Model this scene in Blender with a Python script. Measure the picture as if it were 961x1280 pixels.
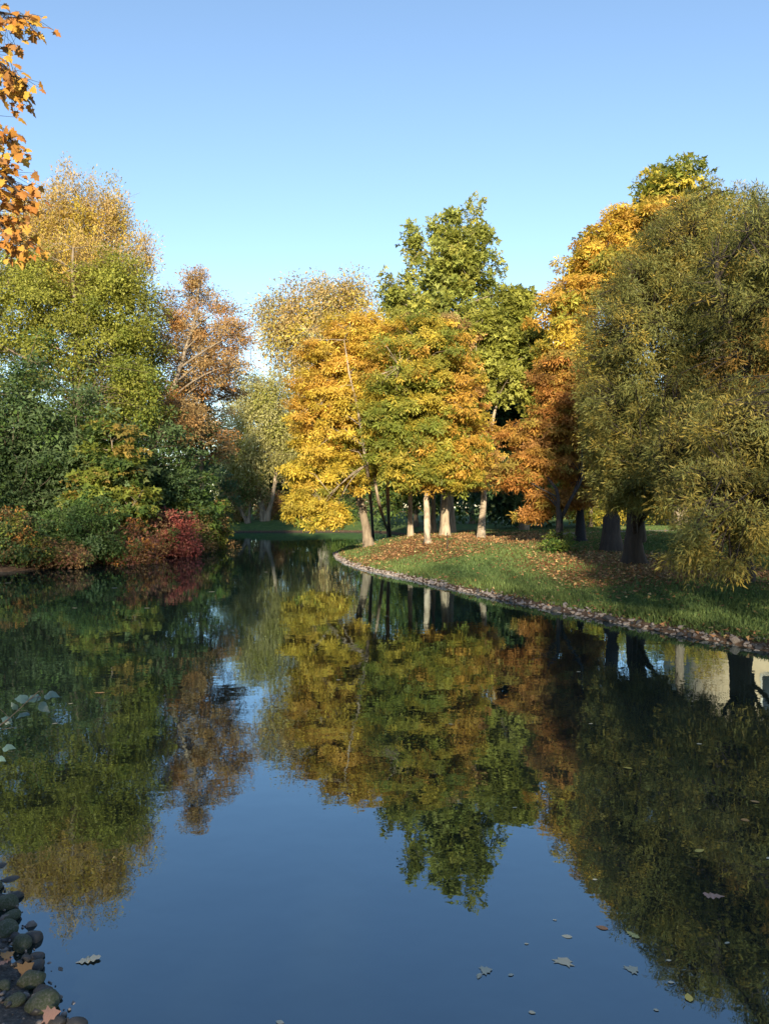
import bpy, bmesh, math, random
import numpy as np
from mathutils import Vector

# ------------------------------------------------------------------ camera, sky, sun, exposure
for o in list(bpy.data.objects): bpy.data.objects.remove(o)
scene = bpy.context.scene
CAMZ, F, CX, HY = 2.3, 985.0, 480.5, 634.0      # eye height above the pond; focal length and horizon row of a 961x1280 picture
cam_d = bpy.data.cameras.new('camera'); cam = bpy.data.objects.new('camera', cam_d)
scene.collection.objects.link(cam); scene.camera = cam
cam.location = (0, 0, CAMZ); cam.rotation_euler = (math.radians(90), 0, 0)
cam_d.sensor_fit = 'VERTICAL'; cam_d.sensor_height = 36; cam_d.lens = 36 * F / 1280
cam_d.shift_y = (HY - 640) / 1280; cam_d.clip_start = 0.05; cam_d.clip_end = 3000

SUN_EL, SUN_AZ = math.radians(17), math.radians(-3)          # low sun behind the viewer, a little to the left
S = Vector((math.sin(SUN_AZ) * math.cos(SUN_EL), -math.cos(SUN_AZ) * math.cos(SUN_EL), math.sin(SUN_EL)))
world = bpy.data.worlds.new('World'); scene.world = world; world.use_nodes = True
wn = world.node_tree.nodes; wl = world.node_tree.links
sky = wn.new('ShaderNodeTexSky'); sky.sky_type = 'NISHITA'; sky.sun_disc = False
sky.sun_elevation = SUN_EL; sky.sun_rotation = math.pi - SUN_AZ
sky.air_density = 1.0; sky.dust_density = 0.2; sky.ozone_density = 1.8; sky.altitude = 0
wl.new(sky.outputs[0], wn['Background'].inputs[0]); wn['Background'].inputs[1].default_value = 0.107
sd = bpy.data.lights.new('sun', 'SUN'); sun = bpy.data.objects.new('sun', sd); scene.collection.objects.link(sun)
sd.energy = 4.9; sd.angle = math.radians(1.0); sd.color = (1.0, 0.83, 0.58)
sun.rotation_euler = S.to_track_quat('Z', 'Y').to_euler(); sun.location = (20, -60, 40)
vs = scene.view_settings; vs.view_transform = 'Standard'; vs.look = 'None'; vs.gamma = 1; vs.use_curve_mapping = False
vs.exposure = 1.4
scene.render.engine = 'CYCLES'
scene.cycles.max_bounces = 10; scene.cycles.diffuse_bounces = 7; scene.cycles.transmission_bounces = 7; scene.cycles.transparent_max_bounces = 4; scene.cycles.caustics_reflective = False

# ------------------------------------------------------------------ helpers
COL = scene.collection
def P(x, y, D):                                   # a photograph pixel at a distance -> place in metres
    return np.array([(x - CX) / F * D, D, CAMZ + (HY - y) / F * D])
def LB(x, y, rx, ry, D, rd=None):                 # crown lobe: centre and three radii in metres
    c = P(x, y, D); k = D / F
    return (c[0], c[1], c[2], rx * k, (rd if rd else min(rx, ry * 1.2) * k * 0.9), ry * k)
def tag(o, label=None, cat=None, group=None, kind=None):
    if label: o['label'] = label
    if cat: o['category'] = cat
    if group: o['group'] = group
    if kind: o['kind'] = kind
    return o
def link(o, parent=None):
    COL.objects.link(o)
    if parent is not None: o.parent = parent
    return o
def empty(name, loc):
    o = bpy.data.objects.new(name, None); o.location = loc; o.empty_display_size = 0.2
    return link(o)
def np_mesh(name, V, Fc, mat=None, col=None, smooth=False, attrs=None):
    """V (n,3), Fc (m,k) all faces with k corners"""
    V = np.ascontiguousarray(V, dtype=np.float32); Fc = np.ascontiguousarray(Fc, dtype=np.int32)
    me = bpy.data.meshes.new(name); m, k = Fc.shape
    me.vertices.add(len(V)); me.vertices.foreach_set('co', V.ravel())
    me.loops.add(m * k); me.loops.foreach_set('vertex_index', Fc.ravel())
    me.polygons.add(m); me.polygons.foreach_set('loop_start', np.arange(0, m * k, k, dtype=np.int32))
    if smooth: me.polygons.foreach_set('use_smooth', np.ones(m, dtype=bool))
    me.update(calc_edges=True)
    if col is not None:
        a = me.color_attributes.new('leaf_colour', 'FLOAT_COLOR', 'POINT')
        c4 = np.ones((len(V), 4), dtype=np.float32); c4[:, :3] = col; a.data.foreach_set('color', c4.ravel())
    for n, v in (attrs or {}).items():
        a = me.attributes.new(n, 'FLOAT', 'POINT'); a.data.foreach_set('value', np.asarray(v, dtype=np.float32))
    if mat: me.materials.append(mat)
    return me
def obj(name, me, parent=None, off=None):
    o = bpy.data.objects.new(name, me); link(o, parent)
    if off is not None: o.location = off
    return o
def unit(a): return a / np.maximum(np.linalg.norm(a, axis=-1, keepdims=True), 1e-9)
def snoise(X, Y, s, seed=0):                      # cheap smooth noise, about -1..1
    r = np.random.default_rng(seed); t = 0
    for i in range(6):
        a = r.uniform(0, 6.28); f = s * r.uniform(.6, 1.9); t = t + np.sin((X * math.cos(a) + Y * math.sin(a)) * f + r.uniform(0, 6.28))
    return t / 3.2

# ------------------------------------------------------------------ materials
def new_mat(name):
    m = bpy.data.materials.new(name); m.use_nodes = True; n = m.node_tree.nodes
    return m, n, m.node_tree.links, n['Principled BSDF']
def ramp(n, stops):
    r = n.new('ShaderNodeValToRGB'); e = r.color_ramp.elements
    while len(e) < len(stops): e.new(0.5)
    for i, (p, c) in enumerate(stops): e[i].position = p; e[i].color = (*c, 1)
    return r
def noise_mat(name, stops, scale, rough=0.85, bump=0.3, bscale=None, stretch=None, detail=6, spec=0.3, dist=0.05):
    m, n, l, b = new_mat(name)
    tc = n.new('ShaderNodeTexCoord'); mp = n.new('ShaderNodeMapping'); l.new(tc.outputs['Object'], mp.inputs[0])
    if stretch: mp.inputs['Scale'].default_value = stretch
    t = n.new('ShaderNodeTexNoise'); t.inputs['Scale'].default_value = scale; t.inputs['Detail'].default_value = detail; t.inputs['Roughness'].default_value = .65
    l.new(mp.outputs[0], t.inputs[0]); r = ramp(n, stops); l.new(t.outputs[0], r.inputs[0]); l.new(r.outputs[0], b.inputs['Base Color'])
    b.inputs['Roughness'].default_value = rough; b.inputs['Specular IOR Level'].default_value = spec
    if bump:
        t2 = n.new('ShaderNodeTexNoise'); t2.inputs['Scale'].default_value = bscale or scale * 2; t2.inputs['Detail'].default_value = 5
        l.new(mp.outputs[0], t2.inputs[0]); bp = n.new('ShaderNodeBump'); bp.inputs['Strength'].default_value = bump; bp.inputs['Distance'].default_value = dist
        l.new(t2.outputs[0], bp.inputs['Height']); l.new(bp.outputs[0], b.inputs['Normal'])
    return m
def leaf_mat(name, transl=0.45, rough=0.55, spec=0.25):
    m, n, l, b = new_mat(name)
    a = n.new('ShaderNodeAttribute'); a.attribute_name = 'leaf_colour'
    tc = n.new('ShaderNodeTexCoord'); t = n.new('ShaderNodeTexNoise'); t.inputs['Scale'].default_value = 9; t.inputs['Detail'].default_value = 3
    l.new(tc.outputs['Object'], t.inputs[0])
    hv = n.new('ShaderNodeHueSaturation'); l.new(a.outputs['Color'], hv.inputs['Color'])
    mr = n.new('ShaderNodeMapRange'); mr.inputs['To Min'].default_value = 0.75; mr.inputs['To Max'].default_value = 1.25
    l.new(t.outputs[0], mr.inputs[0]); l.new(mr.outputs[0], hv.inputs['Value'])
    b.inputs['Roughness'].default_value = rough; b.inputs['Specular IOR Level'].default_value = spec
    l.new(hv.outputs[0], b.inputs['Base Color'])
    tr = n.new('ShaderNodeBsdfTranslucent'); l.new(hv.outputs[0], tr.inputs[0])
    mx = n.new('ShaderNodeMixShader'); mx.inputs[0].default_value = transl
    l.new(b.outputs[0], mx.inputs[1]); l.new(tr.outputs[0], mx.inputs[2]); l.new(mx.outputs[0], n['Material Output'].inputs[0])
    return m
M_LEAF = leaf_mat('foliage'); M_LITTER = leaf_mat('dead_leaves', 0.1, 0.7, 0.2); M_GRASS = leaf_mat('grass_blades', 0.25, 0.6, 0.2)
M_FLOAT = leaf_mat('wet_leaves', 0.05, 0.35, 0.5); M_WAXY = leaf_mat('waxy_leaves', 0.15, 0.3, 0.6)
M_BARK = noise_mat('grey_bark', [(.25, (.075, .058, .042)), (.55, (.19, .155, .115)), (.8, (.33, .29, .22))], 6, bump=.9, bscale=10, stretch=(1, 1, .22))
M_BARKP = noise_mat('pale_bark', [(.3, (.085, .068, .05)), (.5, (.27, .22, .16)), (.75, (.44, .38, .30))], 4, bump=1, bscale=10, stretch=(1, 1, .22))
M_BARKD = noise_mat('dark_bark', [(.25, (.014, .012, .011)), (.6, (.040, .032, .028)), (.85, (.075, .062, .052))], 6, bump=1, bscale=9, stretch=(1, 1, .18))
M_STONE = noise_mat('edging_stone', [(.2, (.07, .062, .058)), (.5, (.20, .178, .172)), (.8, (.35, .315, .305))], 7, bump=.5, bscale=25, dist=.02)
M_MOSSY = noise_mat('mossy_stone', [(.3, (.035, .05, .022)), (.5, (.07, .085, .05)), (.62, (.12, .115, .10)), (.8, (.22, .21, .195))], 7, rough=.7, bump=.5, bscale=40, dist=.01)
M_WET = noise_mat('wet_stone', [(.3, (.02, .02, .022)), (.6, (.06, .056, .054)), (.85, (.13, .12, .115))], 12, rough=.45, bump=.4, bscale=40, dist=.01, spec=.5)
M_IRON = noise_mat('dark_iron', [(.3, (.010, .012, .016)), (.7, (.022, .026, .034))], 20, rough=.7, bump=.1, spec=.15)
M_PLASTER = noise_mat('beige_plaster', [(.3, (.50, .39, .25)), (.7, (.60, .48, .32))], 1.2, bump=.15, bscale=30)
M_WHITE = noise_mat('white_trim', [(.3, (.66, .62, .54)), (.7, (.76, .72, .65))], 3, bump=.1)
M_ROOF = noise_mat('roof_metal', [(.3, (.10, .11, .11)), (.7, (.17, .18, .18))], 2, bump=.1)
M_GLASS, _n, _l, _b = new_mat('window_glass'); _b.inputs['Base Color'].default_value = (.03, .04, .05, 1); _b.inputs['Roughness'].default_value = .08
M_LAMPGLASS, _n, _l, _b = new_mat('lantern_glass'); _b.inputs['Base Color'].default_value = (.7, .7, .66, 1); _b.inputs['Roughness'].default_value = .3

# ------------------------------------------------------------------ pond outline and ground height
SHORE = [(10, -3), (8.4, 5), (6.9, 10.3), (6.1, 12.5), (5.35, 14), (4.45, 16), (3.4, 18.4), (2.2, 21.4), (.55, 25.7), (-.75, 29), (-1.75, 33), (-2.3, 37), (-2.45, 40),
         (-1.9, 44), (-.6, 49), (1.2, 57), (1.4, 66), (-1, 72.5), (-5, 74), (-10, 73), (-14, 72.5), (-15.5, 68), (-12.8, 62), (-11.2, 57), (-10.2, 48), (-9.8, 42), (-10.5, 34),
         (-11.8, 30.6), (-13.8, 27.5), (-16, 23.5), (-14, 18), (-9, 12), (-5, 7.7), (-3.5, 6.1), (-2.8, 5.4), (-2.22, 4.7), (-1.78, 4.05), (-1.3, 3.45), (-.2, 2.1), (1.5, .9), (5, -1.5)]
def catmull(pts, n):
    pts = np.array(pts, float); out = []; N = len(pts)
    for i in range(N):
        p0, p1, p2, p3 = pts[i - 1], pts[i], pts[(i + 1) % N], pts[(i + 2) % N]
        for t in np.linspace(0, 1, n, endpoint=False):
            out.append(.5 * (2 * p1 + (p2 - p0) * t + (2 * p0 - 5 * p1 + 4 * p2 - p3) * t * t + (3 * p1 - p0 - 3 * p2 + p3) * t ** 3))
    return np.array(out)
POND = catmull(SHORE, 4)
def shore_dist(X, Y):                             # positive on land, negative in the water
    X = np.asarray(X, float); Y = np.asarray(Y, float); sh = X.shape; X = X.ravel(); Y = Y.ravel()
    best = np.full(X.shape, 1e9); inside = np.zeros(X.shape, bool)
    A = POND; B = np.roll(POND, -1, 0)
    for (ax, ay), (bx, by) in zip(A, B):
        dx, dy = bx - ax, by - ay; t = np.clip(((X - ax) * dx + (Y - ay) * dy) / (dx * dx + dy * dy + 1e-12), 0, 1)
        best = np.minimum(best, (X - ax - t * dx) ** 2 + (Y - ay - t * dy) ** 2)
        c = ((ay > Y) != (by > Y)); 
        with np.errstate(divide='ignore', invalid='ignore'):
            inside ^= c & (X < (bx - ax) * (Y - ay) / (by - ay + 1e-15) + ax)
    d = np.sqrt(best); return np.where(inside, -d, d).reshape(sh)
def sst(a, b, x): t = np.clip((x - a) / (b - a), 0, 1); return t * t * (3 - 2 * t)
def ground_h(X, Y, d=None):
    X = np.asarray(X, float); Y = np.asarray(Y, float)
    if d is None: d = shore_dist(X, Y)
    near = (1 - sst(7, 10, Y)) * (1 - sst(3, 6, X)); left = sst(-7, -9, X) * 1.0
    k = .30 + .42 * sst(22, 31, Y); k = k * (1 - left) + .75 * left
    step = .16 * sst(-.1, .4, d) + .07 * sst(.3, 1.2, d)
    h = step + k * sst(.3, 4.5, d) + .25 * sst(5, 18, d)
    hn = .05 * sst(0, .5, d) + .68 * sst(.35, 2.2, d)
    h = h * (1 - near) + hn * near
    h = h + (snoise(X, Y, .5, 3) * .05 + snoise(X, Y, 1.9, 4) * .018) * sst(.2, 2, d)
    return np.where(d > 0, h, np.maximum(-.9, d * .55))
_A = POND; _B = np.roll(POND, -1, 0); _E = _B - _A; _L2 = (_E ** 2).sum(1) + 1e-12
def shore_d1(x, y):
    q = np.array([x, y]) - _A; t = np.clip((q * _E).sum(1) / _L2, 0, 1); d = math.sqrt((((q - t[:, None] * _E) ** 2).sum(1)).min())
    c = (_A[:, 1] > y) != (_B[:, 1] > y); ins = (c & (x < _E[:, 0] * (y - _A[:, 1]) / (_E[:, 1] + 1e-15) + _A[:, 0])).sum() % 2
    return -d if ins else d
def gz(x, y): return float(ground_h(np.array([x]), np.array([y]), np.array([shore_d1(x, y)]))[0])
def at_ground(x, y, D0=20.0):                     # where a photograph pixel meets the ground
    D = np.arange(3, 140, .25); X = (x - CX) / F * D; hit = np.nonzero(CAMZ - (y - HY) / F * D <= ground_h(X, D))[0]
    return np.array([X[hit[0]], D[hit[0]], gz(X[hit[0]], D[hit[0]])]) if len(hit) else P(x, y, 60)

# ------------------------------------------------------------------ ground sheet
def axis(lo, hi, step, ends):
    a = list(np.arange(lo, hi, step)); s = step; x = lo; pre = []
    while x > -ends: s *= 1.25; x -= s; pre.append(x)
    s = step; x = a[-1]; post = []
    while x < ends: s *= 1.25; x += s; post.append(x)
    return np.array(pre[::-1] + a + post)
gx, gy = axis(-20, 22, .25, 900), axis(-4, 80, .28, 900)
GX, GY = np.meshgrid(gx, gy); GD = shore_dist(GX, GY); GZ = ground_h(GX, GY, GD)
nx, ny = len(gx), len(gy); idx = np.arange(nx * ny).reshape(ny, nx)
quads = np.stack([idx[:-1, :-1], idx[:-1, 1:], idx[1:, 1:], idx[1:, :-1]], -1).reshape(-1, 4)
def blob(X, Y, cx, cy, rx, ry): return np.exp(-(((X - cx) / rx) ** 2 + ((Y - cy) / ry) ** 2))
LIT = [(1.4, 31.8, 3.4, 3.0, 1.3), (5.0, 34, 4, 4, .7), (7.4, 22.8, 3.0, 3.2, 1.15), (6.3, 26.5, 2.4, 2.2, .55), (9.5, 19.5, 3.2, 2.2, .7), (8, 36, 4, 4, .5), (3, 40, 6, 6, .9)]
def litter_mask(X, Y):
    m = 0
    for cx, cy, rx, ry, w in LIT: m = m + w * blob(X, Y, cx, cy, rx, ry)
    return np.clip(m + .9 * sst(-8.5, -10, X) * (1 - sst(52, 60, Y)), 0, 1.2)
near_mask = (1 - sst(7, 10, GY)) * (1 - sst(3, 6, GX))
m, n, l, b = new_mat('park_ground')
tc = n.new('ShaderNodeTexCoord')
def nz(scale, detail=5):
    t = n.new('ShaderNodeTexNoise'); t.inputs['Scale'].default_value = scale; t.inputs['Detail'].default_value = detail; t.inputs['Roughness'].default_value = .7
    l.new(tc.outputs['Object'], t.inputs[0]); return t
def mixc(fac, a, c):
    x = n.new('ShaderNodeMix'); x.data_type = 'RGBA'; l.new(fac, x.inputs[0]); l.new(a, x.inputs[6]); l.new(c, x.inputs[7]); return x.outputs[2]
def attr(nm): a = n.new('ShaderNodeAttribute'); a.attribute_name = nm; return a.outputs['Fac']
def math_(op, a, c):
    x = n.new('ShaderNodeMath'); x.operation = op; x.use_clamp = True
    for i, v in enumerate((a, c)):
        if isinstance(v, (int, float)): x.inputs[i].default_value = v
        else: l.new(v, x.inputs[i])
    return x.outputs[0]
g1 = ramp(n, [(.3, (.03, .06, .018)), (.5, (.055, .10, .026)), (.7, (.095, .13, .04))]); l.new(nz(2.2).outputs[0], g1.inputs[0])
e1 = ramp(n, [(.3, (.030, .020, .014)), (.5, (.075, .048, .032)), (.75, (.14, .10, .075))]); l.new(nz(9).outputs[0], e1.inputs[0])
l1 = ramp(n, [(.3, (.06, .030, .014)), (.5, (.15, .065, .022)), (.7, (.26, .125, .04))]); l.new(nz(14).outputs[0], l1.inputs[0])
gr = ramp(n, [(.3, (.028, .028, .030)), (.5, (.07, .068, .066)), (.72, (.15, .145, .14))]); l.new(nz(45).outputs[0], gr.inputs[0])
thr = nz(3.5, 6).outputs[0]
def masked(nm): return math_('MULTIPLY', math_('SUBTRACT', math_('ADD', attr(nm), thr), .72), 4.0)
c = mixc(masked('litter'), g1.outputs[0], l1.outputs[0]); c = mixc(masked('earth'), c, e1.outputs[0]); c = mixc(masked('gravel'), c, gr.outputs[0])
l.new(c, b.inputs['Base Color']); b.inputs['Roughness'].default_value = .9; b.inputs['Specular IOR Level'].default_value = .2
bp = n.new('ShaderNodeBump'); bp.inputs['Strength'].default_value = .7; bp.inputs['Distance'].default_value = .04; l.new(nz(22).outputs[0], bp.inputs['Height']); l.new(bp.outputs[0], b.inputs['Normal'])
M_GROUND = m
earth = np.clip(1 - sst(.12, .42, GD), 0, 1) * .9 + .5 * sst(-8.5, -10, GX) * (1 - sst(1, 2.5, GD)) * (1 - sst(52, 60, GY)) + .55 * blob(GX, GY, 8.6, 21.2, 2.2, 1.1)
me = np_mesh('ground', np.stack([GX, GY, GZ], -1).reshape(-1, 3), quads, M_GROUND, smooth=True,
             attrs={'litter': litter_mask(GX, GY).ravel(), 'earth': earth.ravel(), 'gravel': (near_mask * 1.0).ravel()})
ground = tag(obj('ground', me), kind='structure')

# ------------------------------------------------------------------ water
m, n, l, b = new_mat('pond_water')
n.remove(b); tc = n.new('ShaderNodeTexCoord')
def wnoise(scale, st, det=2):
    mp = n.new('ShaderNodeMapping'); mp.inputs['Scale'].default_value = st; l.new(tc.outputs['Object'], mp.inputs[0])
    t = n.new('ShaderNodeTexNoise'); t.inputs['Scale'].default_value = scale; t.inputs['Detail'].default_value = det; l.new(mp.outputs[0], t.inputs[0]); return t.outputs[0]
b1 = n.new('ShaderNodeBump'); b1.inputs['Strength'].default_value = .10; b1.inputs['Distance'].default_value = .02; l.new(wnoise(1.6, (1, 1, 1)), b1.inputs['Height'])
b2 = n.new('ShaderNodeBump'); b2.inputs['Strength'].default_value = .05; b2.inputs['Distance'].default_value = .01; l.new(wnoise(7, (1, 1, 1)), b2.inputs['Height']); l.new(b1.outputs[0], b2.inputs['Normal'])
fr = n.new('ShaderNodeFresnel'); fr.inputs[0].default_value = 2.4; l.new(b2.outputs[0], fr.inputs['Normal'])
df = n.new('ShaderNodeBsdfDiffuse'); df.inputs[0].default_value = (.008, .013, .012, 1)
gl = n.new('ShaderNodeBsdfGlossy'); gl.inputs['Roughness'].default_value = .012; gl.inputs[0].default_value = (.69, .87, 1, 1); l.new(b2.outputs[0], gl.inputs['Normal'])
mx = n.new('ShaderNodeMixShader'); l.new(fr.outputs[0], mx.inputs[0]); l.new(df.outputs[0], mx.inputs[1]); l.new(gl.outputs[0], mx.inputs[2]); l.new(mx.outputs[0], n['Material Output'].inputs[0])
me = np_mesh('pond_water', [(-30, -6, 0), (14, -6, 0), (14, 80, 0), (-30, 80, 0)], [(0, 1, 2, 3)], m)
tag(obj('pond_water', me), kind='structure')

# ------------------------------------------------------------------ path behind the willow
pts = catmull([(9.5, 37), (13, 37.6), (18, 37.2), (26, 38), (40, 37), (40, 37)], 8)[:33]; V = []; Fc = []
for i, (x, y) in enumerate(pts):
    for j, o_ in enumerate(np.linspace(-1.1, 1.1, 7)): V.append((x, y + o_, gz(x, y + o_) + .035))
    if i:
        for j in range(6): a = (i - 1) * 7 + j; Fc.append((a, a + 7, a + 8, a + 1))
M_PATH = noise_mat('gravel_path', [(.3, (.16, .13, .125)), (.6, (.26, .22, .21)), (.8, (.34, .30, .28))], 18, bump=.3)
tag(obj('path', np_mesh('path', np.array(V), np.array(Fc), M_PATH, smooth=True)), kind='structure')

# ------------------------------------------------------------------ tree builder
def tube(pts, rad, sides=7, jit=0, rng=None):
    pts = np.asarray(pts, float); k = len(pts); T = np.gradient(pts, axis=0); T = unit(T)
    ref = np.where(np.abs(T[:, 2:3]) > .9, np.array([[1., 0, 0]]), np.array([[0, 0, 1.]]))
    U = unit(np.cross(T, ref)); W_ = np.cross(T, U); a = np.linspace(0, 2 * np.pi, sides, endpoint=False)
    R = np.asarray(rad)[:, None] * np.ones(sides)
    if jit: R = R * (1 + rng.uniform(-jit, jit, sides)[None, :] + rng.uniform(-jit, jit, R.shape) * .5)
    V = pts[:, None] + R[..., None] * (np.cos(a)[None, :, None] * U[:, None] + np.sin(a)[None, :, None] * W_[:, None])
    i = np.arange(k * sides).reshape(k, sides); j = np.roll(i, -1, 1)
    Fq = np.stack([i[:-1], j[:-1], j[1:], i[1:]], -1).reshape(-1, 4)
    return V.reshape(-1, 3), Fq
def join(parts):
    V = []; Fq = []; o = 0
    for v, f in parts: V.append(v); Fq.append(f + o); o += len(v)
    return np.concatenate(V), np.concatenate(Fq)
def leaflets(specs):
    V = []; Fq = []
    for i, (ang, ln, w, dr) in enumerate(specs):
        c, s = math.cos(math.radians(ang)), math.sin(math.radians(ang))
        for (x, y, z) in ((0, 0, 0), (.55 * ln, w, -dr * .25), (ln, 0, -dr), (.55 * ln, -w, -dr * .25)): V.append((x * c - y * s, x * s + y * c, z))
        Fq.append((4 * i, 4 * i + 1, 4 * i + 2, 4 * i + 3))
    return np.array(V), np.array(Fq)
def tri_leaf(specs, at):
    V = []; Fq = []
    for i, (ang, ln, w, dr) in enumerate(specs):
        c, s = math.cos(math.radians(ang)), math.sin(math.radians(ang))
        tri = ((0, 0, 0), (ln, -w * .6, -dr), (at * ln, w, -dr * at * .7)) if at > .5 else ((at * ln * .4, -w, 0), (ln, 0, -dr), (at * ln, w, -dr * .2))
        V += [(x * c - y * s, x * s + y * c, z) for x, y, z in tri]; Fq.append((3 * i, 3 * i + 1, 3 * i + 2))
    return np.array(V), np.array(Fq)
TEMPL = {'broad': tri_leaf([(0, 1, .40, .12)], .55), 'narrow': (np.array([(0, -.08, 0), (.4, .14, 0), (1, 0, -.12)]), np.array([(0, 2, 1)])), 'mid': tri_leaf([(0, 1, .27, .12)], .6),
         'chestnut': tri_leaf([(-62, .86, .17, .26), (0, 1, .20, .34), (62, .86, .17, .26)], .72), 'maple': tri_leaf([(-80, .75, .26, .1), (0, 1, .36, .12), (80, .75, .26, .1)], .3)}
def scatter_leaves(Pn, Ud, Nn, size, kind, col):
    T, Fq = TEMPL[kind]; Ud = unit(Ud); Nn = unit(Nn - (Nn * Ud).sum(-1, keepdims=True) * Ud); B = np.cross(Nn, Ud)
    R = np.stack([Ud, B, Nn], 1)                                        # rows: local axes
    V = Pn[:, None] + size[:, None, None] * np.einsum('kc,ncd->nkd', T, R)
    N, k = len(Pn), len(T); Fa = (Fq[None] + (np.arange(N) * k)[:, None, None]).reshape(-1, Fq.shape[1])
    return V.reshape(-1, 3), Fa, np.repeat(col, k, 0)
TRI = [0]
def tree(name, label, base, trunk, r0, lobes, leaf='broad', size=.16, clumps=200, per=120, cr=.8, flat=.6, pal=None, palf=None, mat=None, group=None, cat='tree',
         droop=.3, limbs=8, seed=1, shell=.42, trunks=None, sizev=.3, updir=None, twig=1, hang=0, outn=.8, rough=.2, gaps=()):
    """base: foot of the tree; trunk: points of the stem; lobes: (x,y,z,rx,ry,rz) that the crown fills"""
    rng = np.random.default_rng(seed); base = np.array(base, float); mat = mat or M_BARK
    if leaf in ('broad', 'mid') and twig: per, size = per * 1.5, size * .82
    elif leaf in ('chestnut', 'maple'): per, size = per * 1.02, size * .90
    root = tag(empty(name, base), label, cat, group)
    L = np.array(lobes, float); w = (L[:, 3] * L[:, 4] * L[:, 5]) ** .67; w /= w.sum()
    li = rng.choice(len(L), clumps, p=w); dirs = unit(rng.normal(size=(clumps, 3))); rad = rng.random(clumps) ** shell
    rad = rad * (1 + rough * np.sin(dirs[:, 0] * 5 + seed) * np.sin(dirs[:, 2] * 6 + seed * 2) + rng.normal(0, rough * .45, clumps))
    C = L[li, :3] + dirs * rad[:, None] * np.maximum(L[li, 3:] - cr * .2, .15)
    C[:, 2] = np.maximum(C[:, 2], base[2] + .25)
    for gx_, gy_, gz_, gr_ in gaps:
        k = np.linalg.norm(C - [gx_, gy_, gz_], axis=1) > gr_; C = C[k]; li = li[k]
    clumps = len(C)
    stems = trunks or [trunk]; samples = []; sr = []
    for q, tr_ in enumerate(stems):
        tr_ = np.array(tr_, float); t = np.linspace(0, len(tr_) - 1, 14); i0 = np.minimum(t.astype(int), len(tr_) - 2)
        pp = tr_[i0] + (t - i0)[:, None] * (tr_[i0 + 1] - tr_[i0]); pp[1:-1] += rng.normal(0, r0 * .10, (12, 3)) * np.array([1, 1, .2])
        ra = r0 * (1 - .82 * np.linspace(0, 1, 14) ** .9) * (1 if q == 0 else .8); ra[0] *= 1.45; ra[1] *= 1.08; pp[0, 2] -= .15
        V, Fq = tube(pp, ra, 10, .10, rng)
        obj('trunk', np_mesh('trunk', V - base, Fq, mat, smooth=True), root); samples.append(pp); sr.append(ra)
    SP = np.concatenate(samples); SR = np.concatenate(sr); net = [SP[3:]]; netr = [SR[3:]]
    if limbs:
        pick = rng.permutation(clumps)[:limbs]
        for c in C[pick]:
            cand = SP[3:]; hd = np.linalg.norm(cand[:, :2] - c[:2], axis=1)
            cost = np.abs(cand[:, 2] - (c[2] - .55 * hd)) + .3 * hd; j = 3 + int(np.argmin(cost)); s = SP[j]
            mid = .5 * (s + c) + np.array([0, 0, .12 * np.linalg.norm(c - s)]) * (1 if not hang else 1.8) + rng.normal(0, .12, 3) * np.linalg.norm(c - s) * .5
            t = np.linspace(0, 1, 8)[:, None]; pp = (1 - t) ** 2 * s + 2 * t * (1 - t) * mid + t * t * c
            ra = np.linspace(min(SR[j] * .55, r0 * .30), r0 * .05 + .006, 8); V, Fq = tube(pp, ra, 6, .08, rng)
            obj('limb', np_mesh('limb', V - base, Fq, M_BARK if mat is M_BARKP else mat, smooth=True), root); net.append(pp[2:]); netr.append(ra[2:])
    NP = np.concatenate(net); NR = np.concatenate(netr)
    if twig:
        parts = []
        for c in C:
            j = int(np.argmin(((NP - c) ** 2).sum(1) + .5 * np.maximum(0, NP[:, 2] - c[2]) ** 2)); s = NP[j]; dd = np.linalg.norm(c - s)
            mid = .5 * (s + c) + rng.normal(0, .1, 3) * dd + np.array([0, 0, .08 * dd])
            parts.append(tube([s, mid, c], [min(NR[j] * .6, .01 + .012 * dd) * twig, .014 * twig, .006 * twig], 3))
            for _ in range(1 if twig > 1.3 else 0):
                e = c + rng.normal(0, .75, 3) * cr * np.array([1, 1, flat]); parts.append(tube([mid, .5 * (mid + e) + rng.normal(0, .05, 3), e], [.010 * twig, .008 * twig, .004 * twig], 3))
        V, Fq = join(parts); tag(obj('twigs', np_mesh('twigs', V - base, Fq, mat), root), kind='stuff')
    # leaves
    cn = rng.poisson(per, clumps); ci = np.repeat(np.arange(clumps), cn); N = len(ci)
    crs = cr * rng.uniform(.65, 1.35, clumps)
    ld = unit(rng.normal(size=(N, 3))); lr = rng.random(N) ** .5
    off = ld * (lr * crs[ci])[:, None] * np.array([1, 1, flat]); Pn = C[ci] + off
    if hang: Pn[:, 2] -= hang * crs[ci] * rng.random(N) ** 1.5; 
    if updir: Pn[:, 2] += updir * crs[ci] * rng.random(N)
    if droop: Pn[:, 2] -= droop * .6 * crs[ci] * lr ** 2
    Pn[:, 2] = np.maximum(Pn[:, 2], .06)
    outw = unit((C - L[li, :3]) / L[li, 3:])[ci]
    Ud = unit(off) * .8 + outw * .35 + rng.normal(0, .55, (N, 3)) + np.array([0, 0, -droop - hang * .6 + (updir or 0) * .6])
    Nn = outw * outn + np.array([0, 0, .5]) + rng.normal(0, .42, (N, 3))
    sz = size * np.clip(rng.normal(1, sizev, N), .45, 1.8)
    pl = np.array(pal, float); cc = rng.integers(0, len(pl), clumps)
    if palf is not None: cc = palf(C, rng, len(pl))
    mixr = rng.random(N) * .45; other = rng.integers(0, len(pl), N)
    near_i = np.clip(cc[ci] + rng.integers(-1, 2, N), 0, len(pl) - 1); other = np.where(rng.random(N) < .75, near_i, other)
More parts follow.
